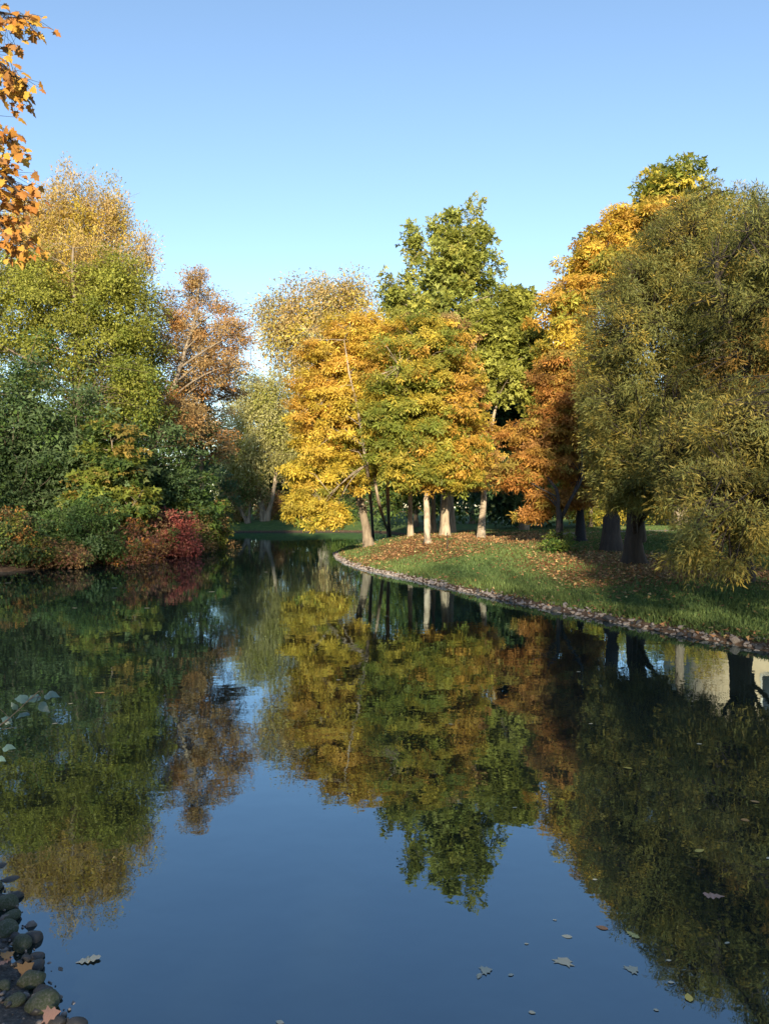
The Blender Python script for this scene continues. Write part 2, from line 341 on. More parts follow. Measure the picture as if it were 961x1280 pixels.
    col = pl[cc[ci]] * (1 - mixr)[:, None] + pl[other] * mixr[:, None]
    col = col * np.exp(rng.normal(0, .16, N))[:, None] * np.exp(rng.normal(0, .10, clumps))[ci][:, None]
    V, Fq, cv = scatter_leaves(Pn, Ud, Nn, sz, leaf, col); TRI[0] += (Fq.shape[1] - 2) * len(Fq)
    tag(obj('crown', np_mesh('crown', V - base, Fq, M_LEAF, cv), root), kind='stuff')
    return root
def clone(root, name, label, loc, rz, s, group=None):
    r = root.copy(); r.name = name; link(r); r.location = loc; r.rotation_euler = (0, 0, rz); r.scale = (s, s, s); tag(r, label, None, group)
    for ch in list(root.children):
        k = ch.copy(); link(k, r)
    return r
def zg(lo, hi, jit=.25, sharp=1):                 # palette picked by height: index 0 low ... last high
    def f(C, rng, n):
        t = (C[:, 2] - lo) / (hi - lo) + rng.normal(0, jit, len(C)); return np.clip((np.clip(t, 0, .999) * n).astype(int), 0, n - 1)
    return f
def xg(lo, hi, jit=.25):
    def f(C, rng, n):
        t = (C[:, 0] - lo) / (hi - lo) + rng.normal(0, jit, len(C)); return np.clip((np.clip(t, 0, .999) * n).astype(int), 0, n - 1)
    return f
def on(x, D): X = (x - CX) / F * D; return np.array([X, D, gz(X, D)])

# leaf colours
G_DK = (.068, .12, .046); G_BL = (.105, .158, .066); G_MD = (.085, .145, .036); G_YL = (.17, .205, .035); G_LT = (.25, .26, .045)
Y_GD = (.42, .34, .05); Y_BR = (.56, .43, .06); O_YL = (.55, .40, .065); O_OR = (.50, .30, .055); O_RD = (.42, .20, .055); B_RU = (.38, .235, .10); B_TN = (.40, .285, .125)
B_DK = (.24, .165, .08); R_DK = (.30, .09, .08); R_PU = (.32, .14, .10); S_WL = (.42, .40, .18); T_GD = (.44, .32, .13)

# ------------------------------------------------------------------ left bank: tall trees
D = 41.5
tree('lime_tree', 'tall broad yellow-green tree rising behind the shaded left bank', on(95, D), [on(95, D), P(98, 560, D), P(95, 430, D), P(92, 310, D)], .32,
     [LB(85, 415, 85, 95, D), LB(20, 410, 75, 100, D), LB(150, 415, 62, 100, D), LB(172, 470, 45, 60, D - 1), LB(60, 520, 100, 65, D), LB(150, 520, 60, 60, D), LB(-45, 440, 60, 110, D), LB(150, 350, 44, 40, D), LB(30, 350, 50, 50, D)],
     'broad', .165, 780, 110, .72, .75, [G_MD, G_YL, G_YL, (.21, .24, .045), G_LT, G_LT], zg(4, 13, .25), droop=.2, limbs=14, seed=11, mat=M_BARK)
D = 45
tree('golden_poplar', 'tree with feathery golden upright top showing above the yellow-green tree', on(95, D), [on(95, D), P(98, 500, D), P(97, 360, D), P(100, 250, D)], .3,
     [LB(100, 290, 48, 70, D), LB(60, 288, 34, 58, D), LB(138, 295, 28, 62, D), LB(178, 322, 24, 30, D), LB(28, 290, 28, 44, D), LB(100, 350, 74, 50, D - 2)],
     'mid', .165, 680, 74, .5, 1.7, [Y_GD, T_GD, T_GD, B_TN, O_YL], droop=0, limbs=26, seed=12, updir=.9, twig=1.5, mat=M_BARKP)
D = 50
tree('dark_evergreen_tree', 'dark blue-green tree half hidden between the yellow-green and the rusty tree', on(190, D), [on(190, D), P(190, 480, D), P(190, 380, D)], .25,
     [LB(190, 425, 26, 75, D), LB(205, 500, 50, 70, D), LB(165, 480, 45, 80, D), LB(240, 540, 45, 60, D)], 'broad', .19, 240, 90, .8, .7, [G_DK, G_BL, G_DK, G_MD], seed=13)
D = 44
tree('rusty_leaning_tree', 'sparse rust-coloured tree leaning right with pale bare boughs showing', P(178, 664, D), [P(178, 664, D), P(196, 540, D), P(222, 470, D), P(245, 400, D), P(250, 350, D)], .21,
     [LB(248, 400, 36, 62, D + 1), LB(262, 450, 46, 42, D + 1.5), LB(222, 440, 28, 60, D + 1), LB(285, 400, 25, 42, D), LB(245, 348, 16, 22, D), LB(225, 520, 40, 40, D), LB(300, 440, 22, 40, D), LB(215, 390, 22, 40, D)],
     'mid', .155, 380, 78, .55, .7, [B_RU, B_TN, B_TN, O_RD, B_TN], droop=.1, limbs=26, seed=14, twig=1.6, mat=M_BARK)
D = 50
tree('rusty_straight_tree', 'smaller rusty-brown tree with a straight bare trunk and level branches', on(252, D), [on(252, D), P(252, 590, D), P(253, 500, D), P(250, 440, D)], .19,
     [LB(250, 500, 46, 50, D), LB(225, 530, 44, 30, D), LB(285, 480, 34, 50, D), LB(270, 550, 34, 30, D)], 'mid', .17, 200, 62, .7, .45, [B_RU, B_TN, B_DK, O_RD], droop=.1, limbs=16, seed=15, twig=1.8, mat=M_BARKP)

# left bank: shaded trees and thicket
def shade_tree(label, x, top, rx, D, pal, seed, size=.215, name='thicket_tree', palf=None, per=54, leaf='broad', bottom=690, flat=.6, clumps=None):
    h = (bottom - top) / 2; lob = [LB(x, (top + bottom) / 2, rx, h, D), LB(x - rx * .35, (top + bottom) / 2 + h * .35, rx * .75, h * .6, D - .6), LB(x + rx * .4, (top + bottom) / 2 + h * .3, rx * .7, h * .6, D - .4)]
    n_ = clumps or int(rx * h / 26)
    return tree(name, label, on(x, D), [on(x, D), P(x + 3, bottom - h * .6, D), P(x, top + h * .5, D)], .15, lob, leaf, size, n_, per, .72, flat, pal, palf, limbs=7, seed=seed, droop=.3, group='trees of the shaded left thicket')
shade_tree('dark blue-green tree at the shaded thicket, next to the golden-patched one', 25, 430, 75, 36.5, [G_DK, G_BL, G_BL, G_MD], 21)
shade_tree('blue-green tree with rounded shaded crown in the middle of the thicket', 95, 465, 66, 37, [G_BL, G_DK, G_BL, G_MD, G_BL], 22)
shade_tree('green tree with yellowed and orange leaf tiers in the shaded thicket', 140, 505, 50, 35.5, [G_MD, G_YL, G_YL, (.34, .24, .06), G_MD, G_BL], 23, leaf='maple', size=.22, per=70, flat=.4)
shade_tree('deep green tree filling the shade below the rusty trees', 195, 515, 62, 41, [G_DK, G_BL, G_MD, G_DK], 24)
shade_tree('bright green bushy tree above the red shrub', 222, 580, 48, 42, [G_MD, (.08, .16, .03), G_MD, G_YL], 25, leaf='maple', size=.22, per=70)
shade_tree('dark green tree low behind the golden-patched tree', -35, 450, 70, 35, [G_DK, G_BL, G_MD], 26)
shade_tree('dark green low tree between rusty trunk and pale willow', 250, 575, 30, 56, [G_DK, G_BL, G_DK, G_MD], 27, size=.24)
shade_tree('dim green tree deep in the thicket behind the yellow-green tree', 130, 440, 90, 55, [G_DK, G_BL, G_MD], 28, size=.32, clumps=150)
shade_tree('dim green tree deep in the thicket behind the rusty straight trunk', 225, 500, 60, 60, [G_DK, G_BL, G_MD], 29, size=.34, clumps=110)
# shore shrubs
def shrub(label, x, y, rx, ry, D, pal, seed, leaf='broad', size=.125, per=62, group='shrubs along the left shore', name='shrub', clumps=None, cr=.42):
    lob = [LB(x, y, rx, ry, D), LB(x - rx * .4, y + ry * .35, rx * .7, ry * .7, D - .5), LB(x + rx * .4, y + ry * .4, rx * .7, ry * .65, D - .5)]
    b_ = on(x, D); st = [[b_, .5 * (b_ + P(x + k, y - ry * .3, D)) + np.array([.05 * k, 0, .2]), P(x + k, y - ry * .3, D)] for k in (-rx * .4, 0, rx * .45)]
    return tree(name, label, b_, None, .035, lob, leaf, size, clumps or int(rx * ry / 12) + 20, per, cr, .7, pal, trunks=st, limbs=4, seed=seed, droop=.35, cat='shrub', group=group, mat=M_BARKD)
shrub('low mixed green and ochre shrub at the water near the golden-patched tree', 12, 675, 58, 42, 29.6, [G_MD, G_DK, B_DK, G_YL, O_RD], 31)
shrub('leafy green shrub by the water between the ochre shrubs', 100, 660, 52, 42, 31.6, [G_MD, G_BL, G_MD, (.08, .15, .04)], 32)
shrub('low brownish shrub trailing leaves over the water edge', 55, 694, 56, 24, 29.9, [B_DK, R_PU, G_MD, B_RU], 33)
shrub('orange and brown shrub hanging over the water beside the red one', 150, 682, 46, 28, 32.4, [B_RU, R_PU, G_MD, R_PU, O_RD], 34)
shrub('crimson red shrub at the water edge of the left bank', 212, 668, 38, 32, 37.0, [R_DK, R_PU, R_DK, (.34, .09, .07)], 35)
shrub('brown and russet shrub behind the crimson one', 182, 665, 44, 36, 36.6, [B_RU, R_PU, G_MD, B_DK], 36)
shrub('yellow-green shrub at the far end of the left bank', 264, 652, 28, 36, 44, [G_YL, G_MD, G_LT, B_RU], 37, size=.15)
shrub('olive shrub between the crimson and the yellow-green shrub', 240, 662, 26, 30, 40.5, [R_PU, G_MD, G_YL, B_DK], 38, size=.14)
shrub('low dark shrub at the left shore under the shaded trees', -25, 675, 50, 48, 29.2, [G_DK, G_MD, B_DK], 39)

# ------------------------------------------------------------------ far shore
D = 77
tree('weeping_willow', 'pale green weeping willow with two trunks on the far shore', on(332, D), None, .33,
     [LB(304, 530, 42, 68, D - 1), LB(292, 572, 30, 38, D - 1), LB(348, 545, 38, 54, D), LB(330, 500, 40, 44, D), LB(368, 560, 26, 44, D), LB(314, 595, 20, 24, D - 1)], 'mid', .30, 340, 95, 1.25, 1.0,
     [S_WL, G_LT, S_WL, (.26, .25, .08)], xg(-15, -9, .4), trunks=[[on(331, D), P(325, 620, D - .5), P(315, 570, D - .5), P(310, 510, D)], [on(334, D), P(343, 610, D - .5), P(348, 560, D), P(350, 510, D)]], hang=.5, droop=.5, limbs=8, seed=41, mat=M_BARKP)
D = 76
tree('leaning_tree', 'small tree with two leaning stems and brownish leaves beside the weeping willow', on(309, D), None, .22,
     [LB(292, 615, 24, 24, D), LB(310, 610, 20, 22, D)], 'mid', .28, 60, 60, 1.0, .7, [B_RU, B_DK, B_TN, G_MD], trunks=[[on(310, D), P(298, 632, D), P(284, 612, D)], [on(311, D), P(313, 630, D), P(312, 600, D)]], limbs=5, seed=42)
D = 84
tree('golden_willow', 'huge pale golden tree with a rounded feathery crown behind the far shore', on(405, D), [on(405, D), P(405, 560, D), P(400, 450, D), P(405, 370, D)], .7,
     [LB(415, 405, 66, 66, D), LB(360, 415, 45, 52, D), LB(450, 400, 42, 58, D), LB(395, 380, 48, 40, D), LB(345, 395, 28, 30, D), LB(440, 360, 25, 22, D), LB(400, 530, 80, 70, D), LB(375, 460, 40, 35, D)],
     'mid', .40, 400, 82, 1.5, 1.1, [T_GD, B_TN, T_GD, S_WL, Y_GD], limbs=22, seed=43, hang=.5, droop=.2, twig=2, mat=M_BARKP)
shrub('sunlit olive shrub on the far shore left of the weeping willow', 285, 640, 24, 22, 77.5, [B_RU, G_MD, B_TN, G_YL], 44, size=.24, group='shrubs on the far shore', cr=.9, clumps=50)
shrub('sunlit yellow-green shrub on the far shore right of the weeping willow', 378, 642, 26, 22, 79, [G_YL, G_LT, Y_GD, G_MD], 45, size=.24, group='shrubs on the far shore', cr=.9, clumps=50)
shrub('dark green shrub on the far shore behind the drooping chestnut', 425, 638, 30, 26, 79, [G_MD, G_DK, G_YL], 46, size=.24, group='shrubs on the far shore', cr=.9, clumps=55)
shrub('pinkish-brown shrub behind the two willow trunks on the far shore', 345, 632, 26, 26, 82, [B_RU, B_TN, R_PU, B_DK], 47, size=.24, group='shrubs on the far shore', cr=.9, clumps=50)
BG = []
def bg(label, x, top, rx, D, pal, seed, name='background_tree'):
    h = (650 - top) / 2
    BG.append(tree(name, label, on(x, D), [on(x, D), P(x, 620, D), P(x, top + h * .4, D)], .25, [LB(x, top + h, rx, h, D), LB(x - rx * .5, top + h * 1.3, rx * .6, h * .7, D), LB(x + rx * .5, top + h * 1.3, rx * .6, h * .7, D)],
              'broad', .42, int(rx * h / 22) + 20, 40, 1.4, .7, pal, limbs=4, seed=seed, group='trees in the background'))
bg('dark green tree in the background behind the two-trunk willow', 305, 520, 60, 95, [G_DK, G_BL, G_MD], 51)
bg('dim green tree in the background beneath the golden crown', 380, 505, 65, 98, [G_DK, G_MD, G_BL], 52)
bg('dark tree in the background behind the left chestnut', 450, 480, 60, 92, [G_DK, G_MD, B_DK], 53)
bg('green undergrowth tree behind the group of chestnut trunks', 520, 480, 62, 70, [G_DK, G_MD, G_YL], 54)
bg('dark undergrowth tree behind the pale bare trunk', 590, 480, 58, 66, [G_DK, G_BL, G_MD], 55)
bg('dark blue-green tree behind the rust chestnut', 650, 500, 52, 50, [G_DK, G_BL, (.02, .055, .035)], 56)
bg('green tree far behind the lamp post', 720, 480, 66, 72, [G_MD, G_YL, G_DK], 57)
bg('green tree far behind the rounded willow', 850, 470, 95, 78, [G_MD, G_YL, G_DK], 58)

rngw = np.random.default_rng(99); N = 26000; a_ = rngw.uniform(-1.25, 1.25, N); R_ = rngw.uniform(118, 165, N); X = R_ * np.sin(a_); Y = R_ * np.cos(a_); top = 8.5 + 2.5 * np.sin(a_ * 23) + 1.5 * np.sin(a_ * 57 + 1)
Pn = np.stack([X, Y, .8 + top * rngw.random(N) ** .8], -1); col = np.array([G_DK, G_BL, G_MD, G_YL, B_RU])[rngw.integers(0, 5, N)]
V, Fq, cv = scatter_leaves(Pn, rngw.normal(size=(N, 3)), rngw.normal(size=(N, 3)) + [0, -.5, .5], rngw.uniform(.9, 1.8, N), 'broad', col)
tag(obj('woodland', np_mesh('woodland', V, Fq, M_LEAF, cv)), 'far dark wood closing the view beyond the park', 'woodland', kind='stuff')

# ------------------------------------------------------------------ chestnuts on the point
CH = [O_OR, O_YL, Y_GD, Y_BR, G_YL, O_YL]
D = 34
tree('chestnut_tree', 'orange-yellow chestnut at the tip of the point, boughs drooping to the water', at_ground(467, 675), [at_ground(467, 675), P(461, 600, D), P(449, 520, D), P(437, 470, D), P(430, 425, D)], .105,
     [LB(432, 450, 56, 58, D + 1.6), LB(410, 520, 54, 62, D + 1.3), LB(398, 585, 46, 50, D + .8), LB(440, 560, 42, 58, D + 2.2), LB(390, 632, 36, 26, D), LB(462, 430, 42, 40, D + 1.5), LB(418, 642, 20, 18, D)],
     'chestnut', .20, 620, 74, .5, .44, CH[:4] + [G_YL, Y_GD, O_OR], lambda C, r, n: np.where(C[:, 2] > 6 + r.normal(0, 1, len(C)), r.choice([0, 1, 1, 6, 3], len(C)), r.choice([1, 2, 3, 3, 4, 5], len(C))), droop=.5, limbs=16, seed=61, mat=M_BARKP)
D = 35.5
tree('chestnut_tree', 'yellow chestnut forking low into two pale stems', at_ground(487, 671), None, .14,
     [LB(482, 470, 48, 58, D - .6), LB(470, 545, 42, 48, D + .6), LB(500, 555, 42, 40, D), LB(500, 430, 40, 40, D - .4), LB(468, 500, 30, 40, D - .6)], 'chestnut', .20, 400, 70, .5, .44, [O_YL, Y_GD, Y_BR, G_YL, G_LT, O_OR],
     trunks=[[at_ground(487, 671), P(484, 610, D), P(486, 540, D), P(487, 470, D)], [at_ground(486, 671) + np.array([0, .1, .25]), P(473, 630, D), P(466, 580, D), P(455, 520, D)]], droop=.5, limbs=10, seed=62, mat=M_BARKP)
D = 33.5
tree('chestnut_tree', 'wide yellow-green chestnut in the middle of the trunk group', at_ground(534, 680), [at_ground(534, 680), P(534, 600, D), P(533, 520, D), P(530, 430, D)], .155,
     [LB(535, 450, 62, 62, D), LB(540, 530, 60, 60, D), LB(520, 572, 58, 40, D - .5), LB(575, 560, 32, 55, D), LB(490, 520, 40, 60, D - .8), LB(555, 580, 46, 28, D - .6)],
     'chestnut', .20, 740, 72, .5, .44, [G_YL, G_LT, Y_GD, G_LT, Y_GD, O_OR], xg(-2, 5.5, .35), droop=.5, limbs=14, seed=63, mat=M_BARKP)
D = 37
tree('chestnut_tree', 'olive-topped chestnut with a slim straight trunk second in the group', at_ground(513, 671), [at_ground(513, 671), P(512, 600, D), P(512, 500, D), P(515, 410, D)], .125,
     [LB(530, 420, 62, 38, D), LB(560, 450, 42, 55, D), LB(505, 440, 42, 45, D)], 'chestnut', .21, 280, 68, .5, .36, [G_YL, B_TN, Y_GD, O_YL, B_RU], droop=.4, limbs=10, seed=64, mat=M_BARKP)
D = 36
tree('chestnut_tree', 'reddish-orange chestnut with the stout trunk by the thin stake', at_ground(556, 671), [at_ground(556, 671), P(556, 600, D), P(560, 520, D), P(566, 460, D)], .22,
     [LB(585, 582, 40, 30, D), LB(600, 560, 26, 40, D), LB(560, 582, 40, 26, D - .5), LB(575, 500, 30, 50, D)], 'chestnut', .20, 250, 68, .5, .34, [O_OR, O_YL, B_RU, O_RD, Y_GD], droop=.5, limbs=10, seed=65, mat=M_BARKP)
D = 38
tree('leaning_chestnut', 'dark brown trunk leaning left behind the chestnut at the tip', on(462, D), [on(462, D), P(452, 630, D), P(440, 590, D), P(425, 540, D)], .24,
     [LB(430, 560, 35, 40, D), LB(450, 575, 34, 22, D)], 'chestnut', .26, 60, 50, .65, .4, [Y_GD, O_YL, G_YL], droop=.5, limbs=5, seed=66, mat=M_BARK)
D = 40
tree('chestnut_tree', 'small-crowned chestnut standing behind the stout trunks', on(541, D), [on(541, D), P(541, 610, D), P(541, 520, D)], .17,
     [LB(541, 545, 40, 36, D)], 'chestnut', .27, 60, 50, .7, .4, [Y_GD, G_YL, O_YL], limbs=5, seed=67, mat=M_BARK, droop=.4)
D = 40
tree('tall_maple', 'tall green maple towering over the chestnuts with a ragged top', on(560, D), [on(560, D), P(560, 500, D), P(555, 380, D), P(556, 290, D)], .32,
     [LB(556, 345, 48, 58, D), LB(543, 288, 12, 32, D), LB(520, 312, 11, 28, D), LB(566, 285, 11, 32, D), LB(589, 292, 13, 32, D), LB(607, 305, 11, 30, D), LB(618, 345, 15, 26, D), LB(500, 378, 28, 40, D), LB(598, 405, 45, 60, D), LB(550, 410, 65, 55, D), LB(513, 292, 5, 14, D), LB(560, 470, 70, 60, D), LB(577, 330, 35, 45, D)],
     'maple', .205, 520, 50, .5, .9, [(.24, .27, .06), (.20, .24, .052), G_LT, (.29, .31, .07), (.25, .28, .06), (.33, .32, .065)], droop=.2, limbs=20, seed=68, updir=.4, rough=.36, shell=.5)
D = 37.5
tree('pale_trunk_tree', 'green tree with a long pale leaning trunk right of the chestnuts', at_ground(601, 673), [at_ground(601, 673), P(606, 600, D), P(615, 530, D), P(626, 470, D), P(640, 410, D)], .15,
     [LB(640, 420, 40, 52, D), LB(650, 470, 36, 45, D), LB(615, 430, 34, 45, D), LB(655, 375, 16, 24, D), LB(640, 385, 16, 28, D), LB(668, 440, 22, 40, D), LB(600, 480, 26, 30, D)],
     'maple', .21, 360, 54, .5, .7, [(.22, .25, .05), G_LT, (.33, .34, .07), (.28, .30, .065), G_LT], droop=.3, limbs=14, seed=69, mat=M_BARKP, rough=.3)
D = 44
tree('shaded_maple', 'deep green shaded tree behind the long pale trunk', on(655, D), [on(655, D), P(655, 560, D), P(655, 480, D)], .22,
     [LB(648, 550, 50, 70, D), LB(665, 500, 40, 50, D), LB(610, 560, 35, 50, D)], 'maple', .26, 190, 66, .8, .6, [G_BL, G_MD, G_DK, (.04, .085, .035)], limbs=8, seed=70)

# ------------------------------------------------------------------ right: rust chestnut, golden chestnut, willows
D = 29.5
b0 = at_ground(697, 690)
tree('rust_chestnut', 'rust-orange shaded chestnut with dark crooked stems on the lawn', b0, None, .11,
     [LB(690, 540, 60, 42, D), LB(715, 500, 42, 40, D), LB(665, 580, 50, 26, D - .8), LB(725, 570, 30, 50, D), LB(700, 470, 35, 36, D), LB(690, 620, 28, 18, D - 1), LB(640, 595, 30, 16, D - .8), LB(720, 620, 24, 14, D - 1), LB(668, 640, 26, 10, D - 1)],
     'chestnut', .19, 470, 66, .45, .32, [(.37, .17, .045), (.41, .21, .05), (.34, .18, .06), (.45, .28, .06), (.38, .19, .05), (.30, .24, .05)], droop=.5, limbs=12, seed=71, mat=M_BARKD,
     trunks=[[b0, P(698, 660, b0[1]), P(697, 615, b0[1] + .3), P(680, 590, D - 1), P(655, 570, D)], [b0 + np.array([.03, .05, -.05]), P(703, 645, b0[1] + .2), P(714, 622, b0[1] + .4), P(728, 600, b0[1] + .8), P(727, 550, D - .5), P(722, 480, D)]])
shrub('small leafy green shoots round the foot of the rust chestnut', 697, 676, 20, 13, 26.9, [G_MD, G_YL, (.05, .11, .02)], 72, size=.11, group='shoots on the lawn', clumps=26, per=40, cr=.3)
D = 34.5
tree('golden_chestnut', 'tall golden-orange chestnut rising behind the rounded willow', at_ground(764, 690), [at_ground(764, 690), P(764, 620, at_ground(764, 690)[1] + .4), P(763, 500, 30), P(770, 400, 33), P(790, 320, D)], .30,
     [LB(722, 420, 54, 66, D), LB(755, 345, 52, 50, D), LB(800, 300, 50, 46, D), LB(700, 460, 36, 36, D), LB(780, 290, 28, 32, D), LB(700, 375, 32, 26, D), LB(742, 305, 24, 24, D), LB(775, 268, 26, 18, D), LB(830, 270, 40, 24, D), LB(745, 480, 50, 50, D - 1)],
     'chestnut', .23, 430, 70, .52, .45, [O_YL, Y_BR, O_OR, O_YL, G_LT, O_OR], droop=.45, limbs=16, seed=73, mat=M_BARKD, rough=.36)
D = 44
tree('round_topped_tree', 'yellow-green tree whose rounded top shows above the golden chestnut', on(850, D), [on(850, D), P(850, 400, D), P(850, 250, D)], .3,
     [LB(842, 235, 40, 40, D), LB(880, 248, 28, 32, D), LB(820, 250, 22, 26, D), LB(850, 300, 60, 50, D), LB(735, 330, 24, 36, D - 1)], 'maple', .25, 170, 66, .75, .8, [G_YL, G_LT, Y_GD, G_YL], limbs=9, seed=74, droop=.3)
WP = [(.155, .165, .048), (.18, .188, .052), (.205, .20, .055), (.165, .182, .058), (.24, .21, .05), (.31, .24, .05)]
D = 21.5; b0 = at_ground(792, 705)
tree('rounded_willow', 'big rounded olive willow with dense fine leaves on the right lawn', b0, None, .30,
     [LB(862, 440, 118, 172, D, 3.2), LB(800, 470, 82, 150, D - .5, 2.6), LB(795, 560, 62, 82, D - .5, 2.2), LB(890, 330, 100, 88, D, 2.8), LB(830, 580, 70, 66, D - 1.5, 2), LB(770, 600, 30, 40, D, 1.5)],
     'narrow', .10, 3000, 100, .27, .9, WP, droop=.35, limbs=22, seed=75, mat=M_BARKD, shell=.2, outn=1.1, rough=.07, twig=1.2,
     trunks=[[b0, P(791, 660, b0[1] - .1), P(797, 600, b0[1] - .6), P(830, 520, D), P(850, 420, D)], [b0 + np.array([.05, 0, .9]), P(800, 620, b0[1] - .6), P(812, 540, D), P(800, 440, D)]])
D = 17.2; b0 = on(925, 18.5)
tree('rounded_willow', 'second olive willow with a yellowing skirt hanging over the stone edge', b0, None, .24,
     [LB(960, 370, 90, 125, D, 2.5), LB(955, 560, 86, 100, D - 1.5, 2.0), LB(885, 620, 60, 56, 14.0, 1.1), LB(905, 668, 58, 50, 12.9, .8), LB(858, 688, 34, 32, 13.4, .7), LB(1040, 450, 110, 200, D, 3), LB(1010, 640, 90, 80, 13.4, 1.2), LB(930, 500, 92, 130, D, 2.2), LB(870, 560, 60, 70, D - .5, 1.6), LB(930, 545, 72, 60, 14.4, 1.1), LB(985, 560, 60, 70, 14.2, 1.1)],
     'narrow', .095, 2700, 92, .25, .9, WP + [(.20, .20, .06), (.24, .215, .058), (.40, .24, .055)], lambda C, g, n: np.where(((C[:, 0] - 7.6) ** 2 + (C[:, 2] - 5.2) ** 2 < .7) & (g.random(len(C)) < .5), 8, np.minimum(zg(10, -1.0, .3)(C, g, 8), 7)), droop=.4, gaps=[(*P(905, 392, 15.2), .42), (*P(918, 428, 15.2), .42), (*P(945, 462, 15.2), .4), (*P(905, 392, 15.9), .36), (*P(920, 430, 15.9), .36)], limbs=18, seed=76, mat=M_BARKD, shell=.22, outn=1.1, rough=.10, twig=1.2,
     trunks=[[b0, P(922, 600, D + .8), P(952, 480, D - .6), P(922, 425, D - .6), P(904, 385, D - .4), P(896, 330, D)], [b0 + np.array([.05, 0, 1.2]), P(950, 560, D), P(975, 420, D), P(985, 320, D)]])
def lit_bush(label, X, Y, rx, h, pal, seed):
    z = gz(X, Y); lob = [(X, Y, z + h * .5, rx, rx * .7, h * .5), (X - rx * .5, Y, z + h * .35, rx * .6, rx * .6, h * .35), (X + rx * .5, Y, z + h * .4, rx * .6, rx * .6, h * .4)]
    tree('lit_bushy_tree', label, (X, Y, z), [(X, Y, z), (X, Y, z + h * .4), (X + .1, Y, z + h * .8)], .12, lob, 'broad', .22, 110, 90, .75, .6, pal, limbs=5, seed=seed, group='sunlit trees behind the willow')
lit_bush('sunlit yellow-green tree across the lawn behind the lamp post', 12.3, 47, 2.6, 6.5, [G_LT, Y_GD, G_YL, Y_BR], 77)
lit_bush('sunlit lime-yellow tree across the path behind the willow trunk', 16.5, 48, 2.8, 8, [G_LT, G_YL, Y_GD], 78)
lit_bush('sunlit amber tree beside the beige building', 18.6, 44.5, 1.6, 6.5, [Y_GD, O_YL, G_LT, B_TN], 79)

# ------------------------------------------------------------------ trees behind the viewer that shade the pond
def back_tree(label, X, Y, h, rx, seed, dens=1.35):
    z = gz(X, Y); lob = [(X, Y, z + h * .58, rx, rx * .8, h * .42), (X - rx * .45, Y, z + h * .42, rx * .7, rx * .6, h * .32), (X + rx * .45, Y, z + h * .42, rx * .7, rx * .6, h * .32)]
    return tree('shade_tree', label, (X, Y, z), [(X, Y, z), (X + .1, Y, z + h * .3), (X, Y, z + h * .8)], .35, lob, 'broad', .42, int(rx * h * dens), 34, 1.5, .8, [G_MD, G_YL, G_DK, Y_GD], limbs=6, seed=seed, group='trees behind the near bank', twig=0)
back_tree('tall green tree behind the near gravel bank', -20, -13, 20.5, 5.4, 81)
back_tree('tall green tree on the near bank, next along from the gravel', -11.6, -14, 21, 4.8, 82)
back_tree('low broad tree closing the gap behind the near bank', -.8, -13, 12.6, 4.4, 83, 1.9)
back_tree('tall green tree behind the right end of the near bank', 7.8, -13, 17.5, 5.0, 84, 1.7)
back_tree('tall green tree far along the near bank', -30, -12, 20, 5.5, 85)
back_tree('tall spreading tree across the near bank from the rounded willows', 17.5, -13, 17, 5.4, 86)

# ------------------------------------------------------------------ near maple overhanging from the left
def outline_leaf(name, pts, mat, col, curl=.12, seed=0, wob=.02):
    rng = np.random.default_rng(seed); V = [(0.45, 0, 1.5 * wob)]
    for x, y in pts: V.append((x, y, -curl * ((x - .45) ** 2 + y * y) * 2 + rng.normal(0, wob)))
    n_ = len(pts); Fc = np.array([(0, 1 + i, 1 + (i + 1) % n_) for i in range(n_)])
    return np_mesh(name, np.array(V), Fc, mat, np.tile(np.array(col), (n_ + 1, 1)))
half = [(0, 0), (.05, .22), (-.12, .42), (.12, .36), (.22, .62), (.33, .42), (.42, .30), (.62, .40), (.70, .22), (1.0, 0)]
MAPLE = half[:-1] + [half[-1]] + [(x, -y) for x, y in half[-2:0:-1]]
OAKH = [(0, .02), (.15, .06), (.25, .18), (.35, .09), (.48, .24), (.58, .12), (.70, .24), (.80, .12), (.92, .13), (1, 0)]
OAK = OAKH + [(x, -y) for x, y in OAKH[-2::-1]]
ELM = [(0, .01), (.2, .2), (.45, .27), (.7, .2), (.88, .09), (1, 0), (.88, -.09), (.7, -.2), (.45, -.27), (.2, -.2), (0, -.01)]
rng = np.random.default_rng(5)
mb = np.array([-8.6, 7.6, gz(-8.6, 7.6)])
maple = tag(empty('maple_tree', mb), 'orange maple on the near bank reaching its leafy boughs over the water', 'tree')
pp = np.array([mb + [0, 0, -.1], [-8.5, 7.7, 3], [-8.4, 7.8, 6], [-8.3, 7.9, 9], [-8.2, 8, 11.5]])
V, Fq = tube(pp, [.26, .2, .17, .11, .04], 10, .06, rng); obj('trunk', np_mesh('trunk', V - mb, Fq, M_BARKD, smooth=True), maple)
boughs = [[(-8.4, 7.8, 6.6), P(-106, 20, 9.3), P(-26, 12, 9.2), P(44, 22, 9.2)], [(-8.4, 7.8, 6.0), P(-86, 40, 9.0), P(-16, 65, 9), P(36, 108, 9)],
          [(-8.4, 7.8, 5.2), P(-96, 120, 8.8), P(-21, 150, 8.8), P(16, 176, 8.8)], [(-8.4, 7.8, 4.6), P(-96, 170, 8.8), P(-16, 195, 8.8), P(32, 250, 8.8)],
          [(-8.4, 7.8, 3.8), P(-86, 240, 9), P(-16, 265, 9), P(29, 302, 9)], [(-8.4, 7.8, 3.0), P(-96, 430, 9.2), P(-36, 455, 9.2), P(-8, 474, 9.2)],
          [(-8.4, 7.8, 7.2), P(-166, -60, 9.3), P(-76, -60, 9.2), P(-6, -40, 9.2)]]
